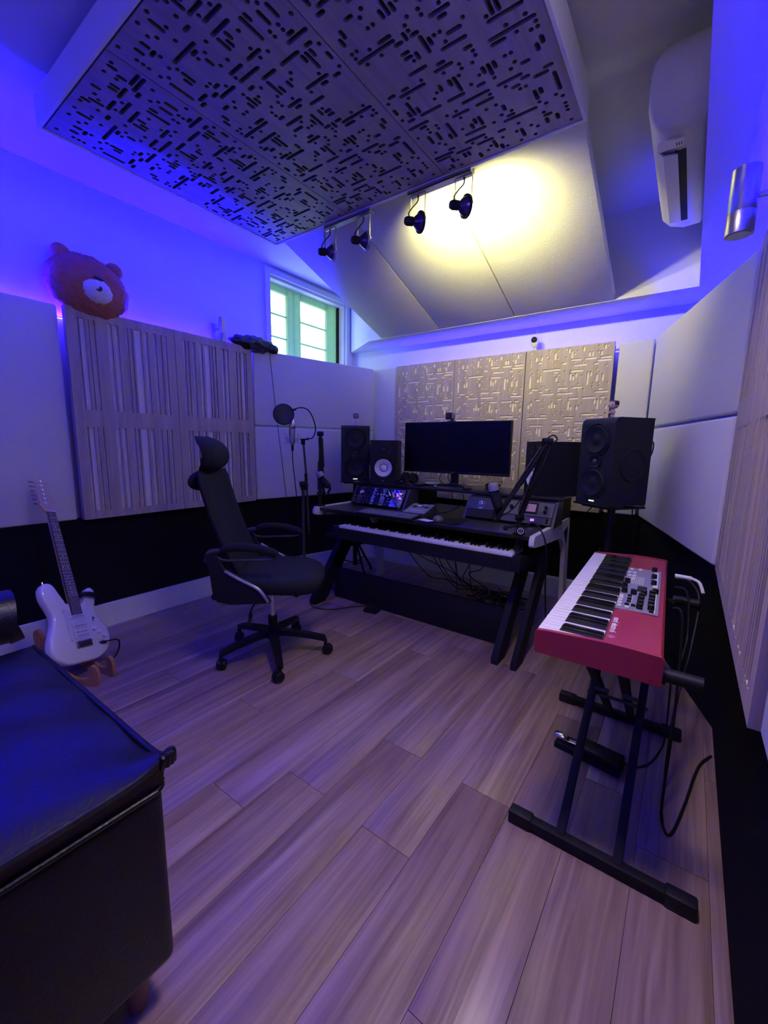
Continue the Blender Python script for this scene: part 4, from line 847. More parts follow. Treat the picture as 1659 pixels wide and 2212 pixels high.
for x_, y_ in ((-.144,1.902),(-.146,1.847),(-.141,1.801),(-.141,1.753),(-.129,1.85),(-.126,1.803),(-.125,1.757),(-.136,1.529),(-.134,1.509),(-.134,1.48),(-.133,1.454),(-.131,1.426),(-.11,1.424),(-.114,1.91)):
    a, b = kl(x_, y_); MB().box(a-0.004, a+0.008, b-0.016, b-0.006, 0.0722, 0.079, b=0.0012).build('drawbar_cap', 'white', sk)
dots = MB()
for i in range(12):
    for j in range(8): dots.box(-0.110+j*0.0055, -0.1075+j*0.0055, 0.58+i*0.009, 0.5835+i*0.009, 0.0722, 0.0730)
for i in range(9):
    for j in range(3): dots.box(-0.104+j*0.006, -0.101+j*0.006, 0.33+i*0.012, 0.334+i*0.012, 0.0722, 0.0730)
stuff(dots.build('indicator_grid', 'white', sk))
def lettering(txt, size, X, name, m, parent, depth=0.0003, off=0.0004):
    cu = bpy.data.curves.new(name, 'FONT'); cu.body = txt; cu.size = size; cu.extrude = depth; cu.align_x = 'LEFT'; cu.offset = off; cu.space_character = 0.86
    ob = bpy.data.objects.new(name, cu); COL.objects.link(ob); bpy.context.view_layer.update()
    me = bpy.data.meshes.new_from_object(ob.evaluated_get(bpy.context.evaluated_depsgraph_get())); me.materials.clear(); me.materials.append(M[m])
    bpy.data.objects.remove(ob); o = link(name, me, parent); o.matrix_local = X; return o
lx = Matrix(((0, 1, 0, -0.121), (-1, 0, 0, 0.20), (0, 0, 1, 0.0716), (0, 0, 0, 1)))
lettering('nord', 0.022, lx, 'lettering', 'white', sk)
lettering('electro 6', 0.022, lx @ Tr(0.047, 0, 0), 'lettering', 'white', sk)
lettering('D', 0.011, lx @ Tr(0.1432, 0.0034, 0), 'lettering', 'white', sk, off=0.0)
MB().lathe([(0.0082, 0), (0.0082, 0.0004), (0.0076, 0.0004), (0.0076, 0), (0.0082, 0)], 20, lx @ Tr(0.146, 0.0072, 0)).build('letter_ring', 'white', sk)
kx = sk.matrix_basis
# x stand: two floor bars, double braced crossing legs, padded arms on top
xs = thing('keyboard_stand', 'black double-braced x stand under the red keyboard', 'keyboard stand', (-0.11, 1.56, 0))
for y0, xa, xb in ((-0.382, -0.233, 0.245), (0.382, -0.265, 0.20)):
    MB().box(xa+0.03, xb-0.03, y0-0.016, y0+0.016, 0.004, 0.036, b=0.003).build('floor_bar', 'matte', xs)
    for e in (xa, xb-0.07): MB().box(e, e+0.07, y0-0.020, y0+0.020, 0.0, 0.042, b=0.006).build('end_cap', 'rubber', xs)
def flat_leg(p, q, w, th):
    p, q = Vector(p), Vector(q); d = (q-p).normalized(); x = Vector((1, 0, 0)); n_ = d.cross(x).normalized(); L = (q-p).length
    X = Matrix(((x.x, n_.x, d.x, p.x), (x.y, n_.y, d.y, p.y), (x.z, n_.z, d.z, p.z), (0, 0, 0, 1)))
    return MB().box(-w/2, w/2, -th/2, th/2, 0, L, X, b=0.002)
for x_ in (-0.083, 0.066): flat_leg((x_, -0.382, 0.03), (x_, 0.335, 0.575), 0.024, 0.018).build('leg', 'matte', xs)
for x_ in (-0.060, 0.022): flat_leg((x_, 0.382, 0.03), (x_, -0.335, 0.575), 0.026, 0.018).build('leg', 'matte', xs)
MB().cyl((-0.10, 0, 0.298), (0.085, 0, 0.298), 0.006, n=12).build('pivot_bolt', 'dgrey', xs)
for x_, z_ in ((-0.040, 0.40), (0.04, 0.40)): MB().cyl((x_-0.02, -0.15, z_), (x_+0.02, -0.15, z_), 0.007, n=10).build('bolt', 'dgrey', xs)
for s in (-1, 1):
    y0 = s*0.335
    MB().box(-0.17, 0.12, y0-0.013, y0+0.013, 0.570, 0.592, b=0.003).build('support_arm', 'matte', xs)
    [MB().cyl((a_, y0, 0.592), (b_, y0, 0.592), 0.018, n=16).build('foam_pad', 'rubber', xs) for a_, b_ in ((0.113, 0.195), (-0.195, -0.13))]
# sustain pedal
sp = thing('sustain_pedal', 'black sustain pedal with a chrome foot plate under the keyboard stand', 'pedal', (-0.195, 1.615, 0), math.radians(-8))
MB().prism([(-0.035, -0.0), (-0.035, 0.022), (0.035, 0.022), (0.035, 0.0)], -0.115, 0.115, Matrix(((0, 0, 1, 0), (1, 0, 0, 0), (0, 1, 0, 0), (0, 0, 0, 1)))).build('base', 'matte', sp)
MB().box(-0.03, 0.115, -0.036, 0.036, 0.018, 0.052, b=0.006).build('housing', 'black', sp)
MB().box(-0.115, -0.02, -0.012, 0.012, 0.034, 0.040, R(-0.1, 'Y'), b=0.002).build('lever', 'chrome', sp)
MB().sph((-0.10, 0, 0.038), 0.030, 0.019, 0.010, 20).build('foot_plate', 'chrome', sp)
def cable(pts, r, label, m='rubber', name='cable'): return tag(MB().tube(pts, r, 8).floor(r).build(name, m), label, 'cable')
cable([(-0.085, 1.63, 0.03), (-0.05, 1.65, 0.006), (0.0, 1.72, 0.006), (0.035, 1.86, 0.02), (0.03, 1.80, 0.30), (0.02, 1.72, 0.58), (0.005, 1.70, 0.64)], 0.0032, 'thin pedal cable rising from the sustain pedal to the keyboard')
cable([(0.006, 1.62, 0.645), (0.035, 1.60, 0.62), (0.045, 1.52, 0.35), (0.045, 1.50, 0.02), (0.055, 1.42, 0.006), (0.075, 1.415, 0.006), (0.105, 1.56, 0.006), (0.145, 1.80, 0.006), (0.185, 1.90, 0.006)], 0.0042, 'long black cable looping on the floor beside the keyboard stand')
cable([(0.004, 1.95, 0.66), (0.05, 1.96, 0.655), (0.085, 1.92, 0.60), (0.075, 1.80, 0.45), (0.05, 1.66, 0.30), (0.045, 1.60, 0.10), (0.05, 1.62, 0.006)], 0.0045, 'black power lead hanging behind the red keyboard')
cable([(0.004, 1.85, 0.655), (0.045, 1.84, 0.64), (0.06, 1.78, 0.50), (0.05, 1.70, 0.42), (0.09, 1.95, 0.25), (0.15, 2.2, 0.05)], 0.004, 'black audio lead sagging behind the red keyboard')
pg = thing('angled_plug', 'white angled plug and lead at the back of the red keyboard', 'plug', (0.006, 2.02, 0.655))
MB().cyl((-0.005, 0, 0), (0.05, -0.005, 0.0), 0.009, n=12).build('sleeve', 'white', pg)
MB().tube([(0.05, -0.005, 0), (0.075, -0.02, -0.008), (0.09, -0.05, -0.04)], 0.006, 8).build('lead', 'white', pg)

# ================================================================== OFFICE CHAIR (faces +x locally)
ch = thing('office_chair', 'black high-back swivel chair with headrest and padded arms', 'chair', (-1.765, 1.405, 0), math.radians(35))
for k in range(5):
    a = math.radians(-105+72*k-35); c_, s_ = math.cos(a), math.sin(a)
    leg = MB(); pr_ = [(0.0, 0.135, 0.030), (0.09, 0.13, 0.026), (0.20, 0.112, 0.021), (0.285, 0.092, 0.017), (0.292, 0.075, 0.014)]
    vs = []
    for r_, z_, hw in pr_:
        n_ = Vector((-s_, c_, 0)); ce = Vector((r_*c_, r_*s_, z_))
        vs += [tuple(ce+n_*hw-Vector((0, 0, 0.014))), tuple(ce+n_*hw*0.85+Vector((0, 0, 0.012))), tuple(ce-n_*hw*0.85+Vector((0, 0, 0.012))), tuple(ce-n_*hw-Vector((0, 0, 0.014)))]
    fs = [(i*4+j, (i+1)*4+j, (i+1)*4+(j+1) % 4, i*4+(j+1) % 4) for i in range(4) for j in range(4)]+[(0, 1, 2, 3), (19, 18, 17, 16)]
    leg.add(vs, fs).build('base_leg', 'black', ch)
    cx, cy = 0.288*c_, 0.288*s_; ca = a+1.1*(k-2)
    c1 = MB(); hx, hy = math.cos(ca), math.sin(ca)
    ce = Vector((cx+0.012*hx, cy+0.012*hy, 0.027)); ax = Vector((-hy, hx, 0))
    c1.cyl((cx, cy, 0.04), (cx, cy, 0.085), 0.009, n=10).lathe([(0.0, -0.006), (0.029, -0.006), (0.030, 0.0), (0.029, 0.006), (0.0, 0.006)], 18, Tr(*ce) @ ax.to_track_quat('Z', 'Y').to_matrix().to_4x4())
    co = c1.build('caster', 'rubber', ch)
    for s in (-1, 1): MB().lathe([(0.0, -0.007), (0.024, -0.007), (0.027, -0.003), (0.027, 0.003), (0.024, 0.007), (0.0, 0.007)], 18, Tr(*(ce+ax*s*0.014)) @ ax.to_track_quat('Z', 'Y').to_matrix().to_4x4()).build('wheel', 'black', co)
MB().cyl((0, 0, 0.10), (0, 0, 0.155), 0.035, 0.030, n=20).cyl((0, 0, 0.155), (0, 0, 0.225), 0.025, n=20).build('column_sleeve', 'black', ch)
MB().cyl((0, 0, 0.20), (0, 0, 0.40), 0.014, n=18).build('gas_lift', 'chrome', ch)
MB().box(-0.09, 0.09, -0.07, 0.07, 0.385, 0.415, b=0.008).build('mechanism', 'matte', ch)
MB().tube([(0.0, -0.07, 0.375), (-0.03, -0.16, 0.37), (-0.045, -0.21, 0.34), (-0.05, -0.235, 0.29)], 0.004, 8).tube([(-0.045, -0.215, 0.325), (-0.05, -0.235, 0.27)], 0.009, 10).build('height_lever', 'matte', ch)
MB().tube([(0.02, 0.07, 0.375), (0.05, 0.14, 0.35)], 0.012, 10).tube([(0.10, -0.02, 0.38), (0.15, -0.03, 0.355)], 0.016, 10).build('tilt_knob', 'matte', ch)
# seat: superellipse cushion
def cushion(cx, cy, z0, z1, lx_, ly_, e=3.2, crown=0.012, droop=0.0, n=36, taper=0.0):
    mb = MB(); prof = [(0.0, 0.0, 0), (0.80, 0.0, 0), (0.95, 0.10, 0), (1.0, 0.38, 0), (1.0, 0.66, 0), (0.965, 0.88, 0), (0.88, 0.985, 0.2), (0.6, 1.0, 0.7), (0.3, 1.0, 0.93), (0.0, 1.0, 1.0)]
    vs = []
    for s_, h_, cr_ in prof:
        for k in range(n):
            a = 2*PI*k/n; c_, q_ = math.cos(a), math.sin(a)
            x_ = math.copysign(abs(c_)**(2/e), c_)*lx_*s_; y_ = math.copysign(abs(q_)**(2/e), q_)*ly_*s_*(1-taper*c_)
            vs.append((cx+x_, cy+y_, z0+(z1-z0)*h_+crown*cr_-droop*max(0, x_/lx_)**3))
    m_ = len(prof)
    return mb.add(vs, [(j*n+k, j*n+(k+1) % n, (j+1)*n+(k+1) % n, (j+1)*n+k) for j in range(m_-1) for k in range(n)])
cushion(0.03, 0, 0.42, 0.505, 0.25, 0.245, droop=0.022, crown=0.008).build('seat', 'mesh', ch, 60)
MB().box(-0.2, 0.2, -0.19, 0.19, 0.412, 0.426, b=0.004).build('seat_pan', 'matte', ch)
# side shells sweeping from the arm back down under the seat, with a grey trim
for s in (-1, 1):
    poly = [(-0.235, 0.64), (-0.190, 0.64), (-0.15, 0.565), (0.02, 0.475), (0.07, 0.405), (-0.12, 0.392), (-0.185, 0.405), (-0.205, 0.45), (-0.215, 0.55)]
    MB().prism(poly, s*0.262-0.014, s*0.262+0.014, XZ).build('side_shell', 'matte', ch)
    y_ = s*0.262
    MB().tube([(-0.140, y_+s*0.016, 0.560), (-0.075, y_+s*0.016, 0.522), (0.015, y_+s*0.016, 0.474), (0.062, y_+s*0.016, 0.410)], 0.0075, 8).build('grey_trim', 'steel', ch)
    MB().tube([(-0.155, y_, 0.648), (-0.135, y_, 0.665), (-0.07, y_, 0.674), (0.02, y_, 0.668), (0.085, y_, 0.650), (0.105, y_, 0.635)], lambda t: 0.021*(1-0.35*abs(2*t-1)**4), 12).build('armrest', 'mesh', ch)
    MB().tube([(-0.235, y_, 0.60), (-0.215, y_, 0.645), (-0.165, y_, 0.655)], 0.012, 8).tube([(0.10, y_, 0.635), (0.08, y_, 0.618), (-0.02, y_, 0.612), (-0.14, y_, 0.608), (-0.175, y_, 0.622)], 0.006, 8).build('arm_frame', 'dgrey', ch)
MB().tube([(-0.20, -0.262, 0.425), (-0.22, -0.10, 0.415), (-0.22, 0.10, 0.415), (-0.20, 0.262, 0.425)], 0.018, 10).build('rear_shell', 'matte', ch)
# backrest: reclined, slightly curved panel
def back_pt(u, v):      # u -1..1 across, v 0..1 up
    z = 0.500+v*0.520; x = -0.135-0.180*v-0.035*math.sin(PI*v)*0.5+0.02*(u*u)
    hw = 0.195*(1-0.12*(1-v)-0.10*v**3); return Vector((x, u*hw, z))
mb = MB(); nu, nv = 12, 14; vs = []
for side_ in (0, 1):
    for j in range(nv+1):
        for i in range(nu+1):
            u_ = -1+2*i/nu; v_ = j/nv
            edge = min(1, (1-abs(u_))*5, 1)*min(1, (1-v_)*8, v_*8+0.2)
            p = back_pt(u_*(1-0.06*(max(0, (v_-0.93)/0.07))**2), v_); p.x += (0.022 if side_ == 0 else -0.022)*math.sqrt(max(edge, 0.03))
            vs.append(tuple(p))
o_ = (nu+1)*(nv+1); fs = []
for j in range(nv):
    for i in range(nu):
        a = j*(nu+1)+i; fs.append((a, a+1, a+nu+2, a+nu+1)); fs.append((o_+a, o_+a+nu+1, o_+a+nu+2, o_+a+1))
for j in range(nv):
    a = j*(nu+1); fs.append((a, a+nu+1, o_+a+nu+1, o_+a)); a += nu; fs.append((a, o_+a, o_+a+nu+1, a+nu+1))
for i in range(nu):
    fs.append((i, o_+i, o_+i+1, i+1)); a = nv*(nu+1)+i; fs.append((a, a+1, o_+a+1, o_+a))
mb.add(vs, fs).build('backrest', 'mesh', ch, 70)
MB().tube([(-0.19, 0, 0.41), (-0.21, 0, 0.48), (-0.255, 0, 0.62), (-0.325, 0, 0.85), (-0.345, 0, 0.98)], 0.02, 10).build('spine', 'matte', ch)
MB().sph((-0.350, 0, 0.965), 0.032, 0.15, 0.052, 20).build('shoulder_housing', 'matte', ch)
# headrest: curved pad, concave to the front
mb = MB(); vs = []; nu, nv = 12, 12
for side_ in (0, 1):
    for j in range(nv+1):
        for i in range(nu+1):
            u_ = -1+2*i/nu; v_ = j/nv; z = 1.005+v_*0.185
            x_ = -0.262-0.060*abs(2*v_-0.95)**2.0-0.014*u_*u_; hw = 0.145*math.sqrt(max(0.0, 1-abs(2*v_-1)**3.2*0.75))
            t_ = 0.028*math.sqrt(max(0.02, min(1, (1-abs(u_))*3)*min(1, (1-abs(2*v_-1))*3+0.05)))
            vs.append((x_+(t_ if side_ == 0 else -t_), u_*hw, z))
mb.add(vs, [])
o_ = (nu+1)*(nv+1); fs = []
for j in range(nv):
    for i in range(nu):
        a = j*(nu+1)+i; fs.append((a, a+1, a+nu+2, a+nu+1)); fs.append((o_+a, o_+a+nu+1, o_+a+nu+2, o_+a+1))
for j in range(nv):
    a = j*(nu+1); fs.append((a, a+nu+1, o_+a+nu+1, o_+a)); a += nu; fs.append((a, o_+a, o_+a+nu+1, a+nu+1))
for i in range(nu):
    fs.append((i, o_+i, o_+i+1, i+1)); a = nv*(nu+1)+i; fs.append((a, a+1, o_+a+1, o_+a))
mb.f = fs; mb.m = [0]*len(fs); mb.build('headrest', 'mesh', ch, 70)
MB().box(-0.345, -0.315, -0.03, 0.03, 0.97, 1.08, b=0.006).build('headrest_post', 'matte', ch)

# ================================================================== ELECTRIC GUITAR on a wooden stand
gb = Vector((-2.300, 0.682, 0.082)); gt = Vector((-2.762, 0.705, 0.925))
gy = (gt-gb).normalized(); gn = Vector((0.90, 0.40, 0.0)); gn = (gn-gn.dot(gy)*gy).normalized(); gx = gy.cross(gn).normalized()
GX = Matrix(((gx.x, gy.x, gn.x, gb.x), (gx.y, gy.y, gn.y, gb.y), (gx.z, gy.z, gn.z, gb.z), (0, 0, 0, 1)))
gt_ = thing('electric_guitar', 'white electric guitar with rosewood neck leaning on a wooden stand', 'guitar'); gt_.matrix_world = GX
def smooth(P, k=5):
    Q = []; n = len(P)
    for i in range(n):
        a, b, c, d = (Vector(P[(i+j-1) % n]) for j in range(4))
        for q in range(k):
            t = q/k; v = 0.5*((2*b)+(c-a)*t+(2*a-5*b+4*c-d)*t*t+(3*b-a-3*c+d)*t**3); Q.append((v.x, v.y))
    return Q
bo = [(0.0, 0.0), (0.075, 0.004), (0.135, 0.040), (0.160, 0.10), (0.150, 0.16), (0.118, 0.215), (0.112, 0.255), (0.130, 0.305), (0.135, 0.35), (0.112, 0.372), (0.085, 0.352), (0.065, 0.305), (0.040, 0.290), (0.030, 0.300), (-0.030, 0.300), (-0.042, 0.318), (-0.058, 0.352), (-0.082, 0.402), (-0.115, 0.412), (-0.140, 0.385), (-0.142, 0.335), (-0.122, 0.275), (-0.116, 0.235), (-0.132, 0.185), (-0.158, 0.12), (-0.155, 0.055), (-0.095, 0.008)]
out = smooth(bo)
def scaled(P, s): 
    n = len(P); Q = []
    for i in range(n):
        a, b = Vector(P[i-1]), Vector(P[(i+1) % n]); d = (b-a).normalized(); Q.append((P[i][0]-d.y*s, P[i][1]+d.x*s))
    return Q
mb = MB(); n = len(out); lay = [(0.010, -0.0225), (0.003, -0.0195), (0.0, -0.012), (0.0, 0.012), (0.003, 0.0195), (0.010, 0.0225)]
vs = []
for s_, z_ in lay: vs += [(x_, y_, z_) for x_, y_ in scaled(out, s_)]
mb.add(vs, [(j*n+k, j*n+(k+1) % n, (j+1)*n+(k+1) % n, (j+1)*n+k) for j in range(5) for k in range(n)]+[tuple(range(n))[::-1], tuple(5*n+k for k in range(n))])
mb.build('guitar_body', 'gwhite', gt_, 50)
pgp = smooth([(0.030, 0.255), (0.060, 0.290), (0.085, 0.318), (0.100, 0.30), (0.098, 0.25), (0.110, 0.205), (0.132, 0.165), (0.138, 0.125), (0.120, 0.098), (0.085, 0.092), (0.05, 0.10), (-0.045, 0.10), (-0.062, 0.13), (-0.064, 0.18), (-0.066, 0.23), (-0.072, 0.268), (-0.055, 0.272), (-0.030, 0.255)], 3)
MB().prism(scaled(pgp, -0.0015), 0.0222, 0.0236, None).build('pickguard_edge', 'grey', gt_)
MB().prism(pgp, 0.0235, 0.0250).build('pickguard', 'pick', gt_)
for y_ in (0.228, 0.180):
    mb = MB(); mb.box(-0.041, 0.041, y_-0.008, y_+0.008, 0.025, 0.030, b=0.003); mb.build('pickup', 'pick', gt_)
    for k in range(6): MB().cyl((-0.026+k*0.0104, y_, 0.030), (-0.026+k*0.0104, y_, 0.0312), 0.0024, n=8).build('pole_piece', 'dgrey', gt_)
MB().box(-0.041, 0.041, 0.118, 0.156, 0.025, 0.030, b=0.003).build('humbucker', 'pick', gt_)
for y_ in (0.128, 0.147):
    for k in range(6): MB().cyl((-0.026+k*0.0104, y_, 0.030), (-0.026+k*0.0104, y_, 0.0312), 0.0024, n=8).build('pole_piece', 'dgrey', gt_)
MB().box(-0.042, 0.042, 0.070, 0.106, 0.0225, 0.031, b=0.002).build('bridge', 'steel', gt_)
for k in range(6): MB().box(-0.034+k*0.0117, -0.0245+k*0.0117, 0.074, 0.102, 0.031, 0.0345, b=0.001).build('saddle', 'dgrey', gt_)
for x_, y_ in ((0.078, 0.162), (0.103, 0.142), (0.124, 0.118)): MB().lathe([(0.011, 0), (0.0095, 0.014), (0, 0.0145)], 18, Tr(x_-0.01, y_-0.01, 0.025)).build('control_knob', 'white', gt_)
MB().box(0.078, 0.082, 0.188, 0.214, 0.025, 0.0256).box(0.077, 0.083, 0.202, 0.207, 0.025, 0.036, b=0.001).build('pickup_switch', 'matte', gt_)
MB().sph((0.105, 0.072, 0.0225), 0.026, 0.012, 0.005, 18, Tr(0.105, 0.072, 0) @ R(-0.25, 'Z') @ Tr(-0.105, -0.072, 0)).build('jack_plate', 'chrome', gt_)
for x_, y_ in ((-0.063, 0.262), (-0.060, 0.18), (-0.058, 0.115), (0.09, 0.308), (0.118, 0.185), (0.13, 0.11)): MB().cyl((x_, y_, 0.025), (x_, y_, 0.026), 0.002, n=8).build('screw', 'dgrey', gt_)
nk = MB(); vs = []
for y_, hw in ((0.235, 0.028), (0.30, 0.0275), (0.795, 0.0212)):
    vs += [(-hw, y_, 0.024), (hw, y_, 0.024), (hw*0.8, y_, 0.010), (0, y_, 0.004), (-hw*0.8, y_, 0.010)]
nk.add(vs, [(j*5+k, j*5+(k+1) % 5, (j+1)*5+(k+1) % 5, (j+1)*5+k) for j in range(2) for k in range(5)]+[(0, 1, 2, 3, 4), (14, 13, 12, 11, 10)]).build('neck', 'maple', gt_)
fb = MB(); vs = []
for y_, hw in ((0.232, 0.0285), (0.795, 0.0215)): vs += [(-hw, y_, 0.0241), (hw, y_, 0.0241), (hw, y_, 0.029), (-hw, y_, 0.029)]
fb.add(vs, [(0, 1, 5, 4), (1, 2, 6, 5), (2, 3, 7, 6), (3, 0, 4, 7), (0, 3, 2, 1), (4, 5, 6, 7)]).build('fretboard', 'rosew', gt_)
nut = 0.795; scale_l = 0.648*0.985
for k in range(1, 23):
    y_ = nut-scale_l*(1-2**(-k/12)); 
    if y_ < 0.236: break
    hw = 0.0215+(0.795-y_)/(0.795-0.232)*0.007; MB().box(-hw, hw, y_-0.0010, y_+0.0010, 0.0288, 0.0302).build('fret', 'steel', gt_)
def fy(k): return nut-scale_l*(1-2**(-(k-0.5)/12))+0.0
for k in (3, 5, 7, 9, 15, 17, 19, 21): MB().cyl((0, fy(k), 0.029), (0, fy(k), 0.0294), 0.0032, n=10).build('inlay_dot', 'white', gt_)
for s in (-1, 1): MB().cyl((s*0.012, fy(12), 0.029), (s*0.012, fy(12), 0.0294), 0.0032, n=10).build('inlay_dot', 'white', gt_)
MB().box(-0.0215, 0.0215, 0.795, 0.799, 0.024, 0.0315).build('nut', 'white', gt_)
hs = smooth([(-0.021, 0.797), (-0.032, 0.812), (-0.042, 0.828), (-0.040, 0.86), (-0.038, 0.93), (-0.034, 0.972), (-0.012, 0.985), (0.014, 0.978), (0.024, 0.958), (0.014, 0.938), (0.020, 0.90), (0.038, 0.872), (0.040, 0.845), (0.022, 0.828), (0.021, 0.797)], 3)
MB().prism(hs, 0.008, 0.021).build('headstock', 'maple', gt_)
for k in range(6):
    y_ = 0.842+k*0.0245; x_ = -0.020
    MB().cyl((x_, y_, 0.021), (x_, y_, 0.031), 0.0042, n=12).cyl((x_, y_, 0.021), (x_, y_, 0.0225), 0.0068, n=12).cyl((-0.038, y_, 0.008), (-0.052, y_, 0.008), 0.003, n=8).sph((-0.058, y_, 0.008), 0.008, 0.0035, 0.0065, 12).build('tuner', 'chrome', gt_)
for k in range(6):
    a = -0.026+k*0.0104; b = -0.0175+k*0.007; MB().tube([(a, 0.095, 0.0355), (b, 0.797, 0.032), (-0.020, 0.842+k*0.0245, 0.027)], 0.0004+0.00008*(6-k), 4, False).build('string', 'steel', gt_)
MB().cyl((-0.112, 0.412, 0), (-0.112, 0.424, 0), 0.005, n=12).build('strap_button', 'chrome', gt_)
def gw(p): return tuple(GX @ Vector(p))
cable([gw((0.098, 0.075, 0.026)), gw((0.118, 0.068, 0.050)), gw((0.16, 0.066, 0.050)), gw((0.195, 0.050, 0.030)), gw((0.205, 0.010, 0.0)), gw((0.20, -0.03, -0.05))], 0.0038, 'black cable plugged into the white guitar', name='guitar_cable')
cable([gw((0.045, 0.33, -0.02)), gw((0.06, 0.335, 0.034)), gw((0.11, 0.322, 0.040)), gw((0.165, 0.30, 0.02)), gw((0.175, 0.29, -0.03))], 0.012, 'thick black strap wrapped over the right horn of the white guitar', name='guitar_strap')
gs = thing('guitar_stand', 'folding orange plywood stand cradling the white guitar', 'guitar stand', (-2.362, 0.657, 0), math.radians(23))
def sheet(poly, X, nm='stand_board'): return MB().prism(smooth(poly, 3), -0.008, 0.008, X).build(nm, 'ply', gs)
# two A-shaped boards standing in the x-z plane, hinged at the back, hooks at the front
hook = [(0.135, 0.0), (0.155, 0.03), (0.15, 0.085), (0.125, 0.105), (0.108, 0.085), (0.11, 0.05), (0.08, 0.035), (0.02, 0.045), (-0.05, 0.12), (-0.105, 0.25), (-0.125, 0.275), (-0.145, 0.25), (-0.135, 0.15), (-0.145, 0.03), (-0.17, 0.0), (-0.10, 0.0), (-0.04, 0.02), (0.05, 0.0)]
for s, an in ((-1, -0.18), (1, 0.18)):
    sheet(hook, R(-an, 'Z') @ Tr(0.03, s*0.075, 0) @ XZ)
MB().cyl((-0.135, -0.10, 0.16), (-0.135, 0.10, 0.16), 0.007, n=10).build('hinge_rod', 'ply', gs)

# ================================================================== SOFA
so = thing('leather_sofa', 'black leather sofa in the lower left foreground', 'sofa', (-0.752, 0.330, 0), 0.0)
def rbox(x0, x1, y0, y1, z0, z1, nm, m_, b=0.03, mod=0.0):
    bm = bmesh.new(); bmesh.ops.create_cube(bm, size=1)
    for v in bm.verts: v.co = ((x0+x1)/2+v.co.x*(x1-x0), (y0+y1)/2+v.co.y*(y1-y0), (z0+z1)/2+v.co.z*(z1-z0))
    bmesh.ops.bevel(bm, geom=bm.edges[:], offset=b, segments=4, profile=0.6, affect='EDGES'); return MB().bm(bm).build(nm, m_, so, 50)
rbox(-0.790, 0.0, -0.85, 0.0, 0.105, 0.505, 'sofa_base', 'leather', 0.022)
# top cushion as a puffed grid with a puckered front right corner
mb = MB(); nu, nv = 40, 30; vs = []; fs = []
for side_ in (1, 0):
    for j in range(nv+1):
        for i in range(nu+1):
            u_, v_ = i/nu, j/nv; x_ = -0.790+u_*0.793; y_ = -0.85+v_*0.853
            e_ = min(u_, 1-u_, v_, 1-v_); pf_ = (1-math.exp(-e_*18))
            wr = 0.003*math.sin(9*x_+14*y_)*pf_+0.002*math.sin(31*x_-11*y_+2)
            d_ = math.hypot(x_-0.0, y_-0.0); puck = 0.022*math.exp(-(d_/0.045)**2)
            z_ = 0.545+0.016*pf_+wr+puck if side_ else 0.500
            if side_ == 0: x_ = max(min(x_, -0.002), -0.788); y_ = min(y_, -0.002)
            vs.append((x_, y_, z_))
o_ = (nu+1)*(nv+1)
for j in range(nv):
    for i in range(nu): a = j*(nu+1)+i; fs += [(a, a+1, a+nu+2, a+nu+1), (o_+a, o_+a+nu+1, o_+a+nu+2, o_+a+1)]
for j in range(nv): a = j*(nu+1); fs.append((a, a+nu+1, o_+a+nu+1, o_+a)); a += nu; fs.append((a, o_+a, o_+a+nu+1, a+nu+1))
for i in range(nu): fs.append((i, o_+i, o_+i+1, i+1)); a = nv*(nu+1)+i; fs.append((a, a+1, o_+a+1, o_+a))
mb.add(vs, fs).build('seat_cushion', 'leather', so, 60)
MB().tube([(-0.790, 0.004, 0.542), (-0.4, 0.006, 0.545), (-0.12, 0.006, 0.548), (-0.04, 0.005, 0.553), (0.0, 0.0, 0.566), (0.005, -0.04, 0.553), (0.006, -0.12, 0.548), (0.006, -0.4, 0.545), (0.004, -0.85, 0.542)], 0.0065, 8).tube([(0.003, -0.85, 0.505), (0.004, -0.10, 0.505), (0.003, -0.02, 0.505), (-0.02, 0.003, 0.505), (-0.10, 0.004, 0.505), (-0.790, 0.004, 0.505)], 0.005, 8).build('piping', 'leather', so)
mb = MB()
for k in range(5): a = k*0.5-0.2; mb.tube([(-0.002, -0.004, 0.563), (0.014*math.cos(a), 0.018*math.sin(a), 0.572+0.004*(k % 2)), (0.006*math.cos(a), 0.02*math.sin(a), 0.548)], 0.0055, 7)
mb.build('corner_tuck', 'leather', so)
rbox(-1.00, -0.800, -0.85, -0.07, 0.105, 0.63, 'armrest', 'leather', 0.05)
MB().tube([(-0.905, -0.85, 0.62), (-0.905, -0.09, 0.62), (-0.905, -0.045, 0.612)], 0.082, 16).build('arm_roll', 'leather', so)
rbox(-0.95, 0.0, -1.05, -0.852, 0.105, 0.80, 'backrest', 'leather', 0.05)
for x_, y_ in ((-0.055, -0.06), (-0.90, -0.16), (-0.055, -0.95), (-0.87, -0.95)): MB().cyl((x_, y_, 0.0), (x_-0.0, y_-0.0, 0.107), 0.017, 0.027, n=18).build('foot', 'legwood', so)

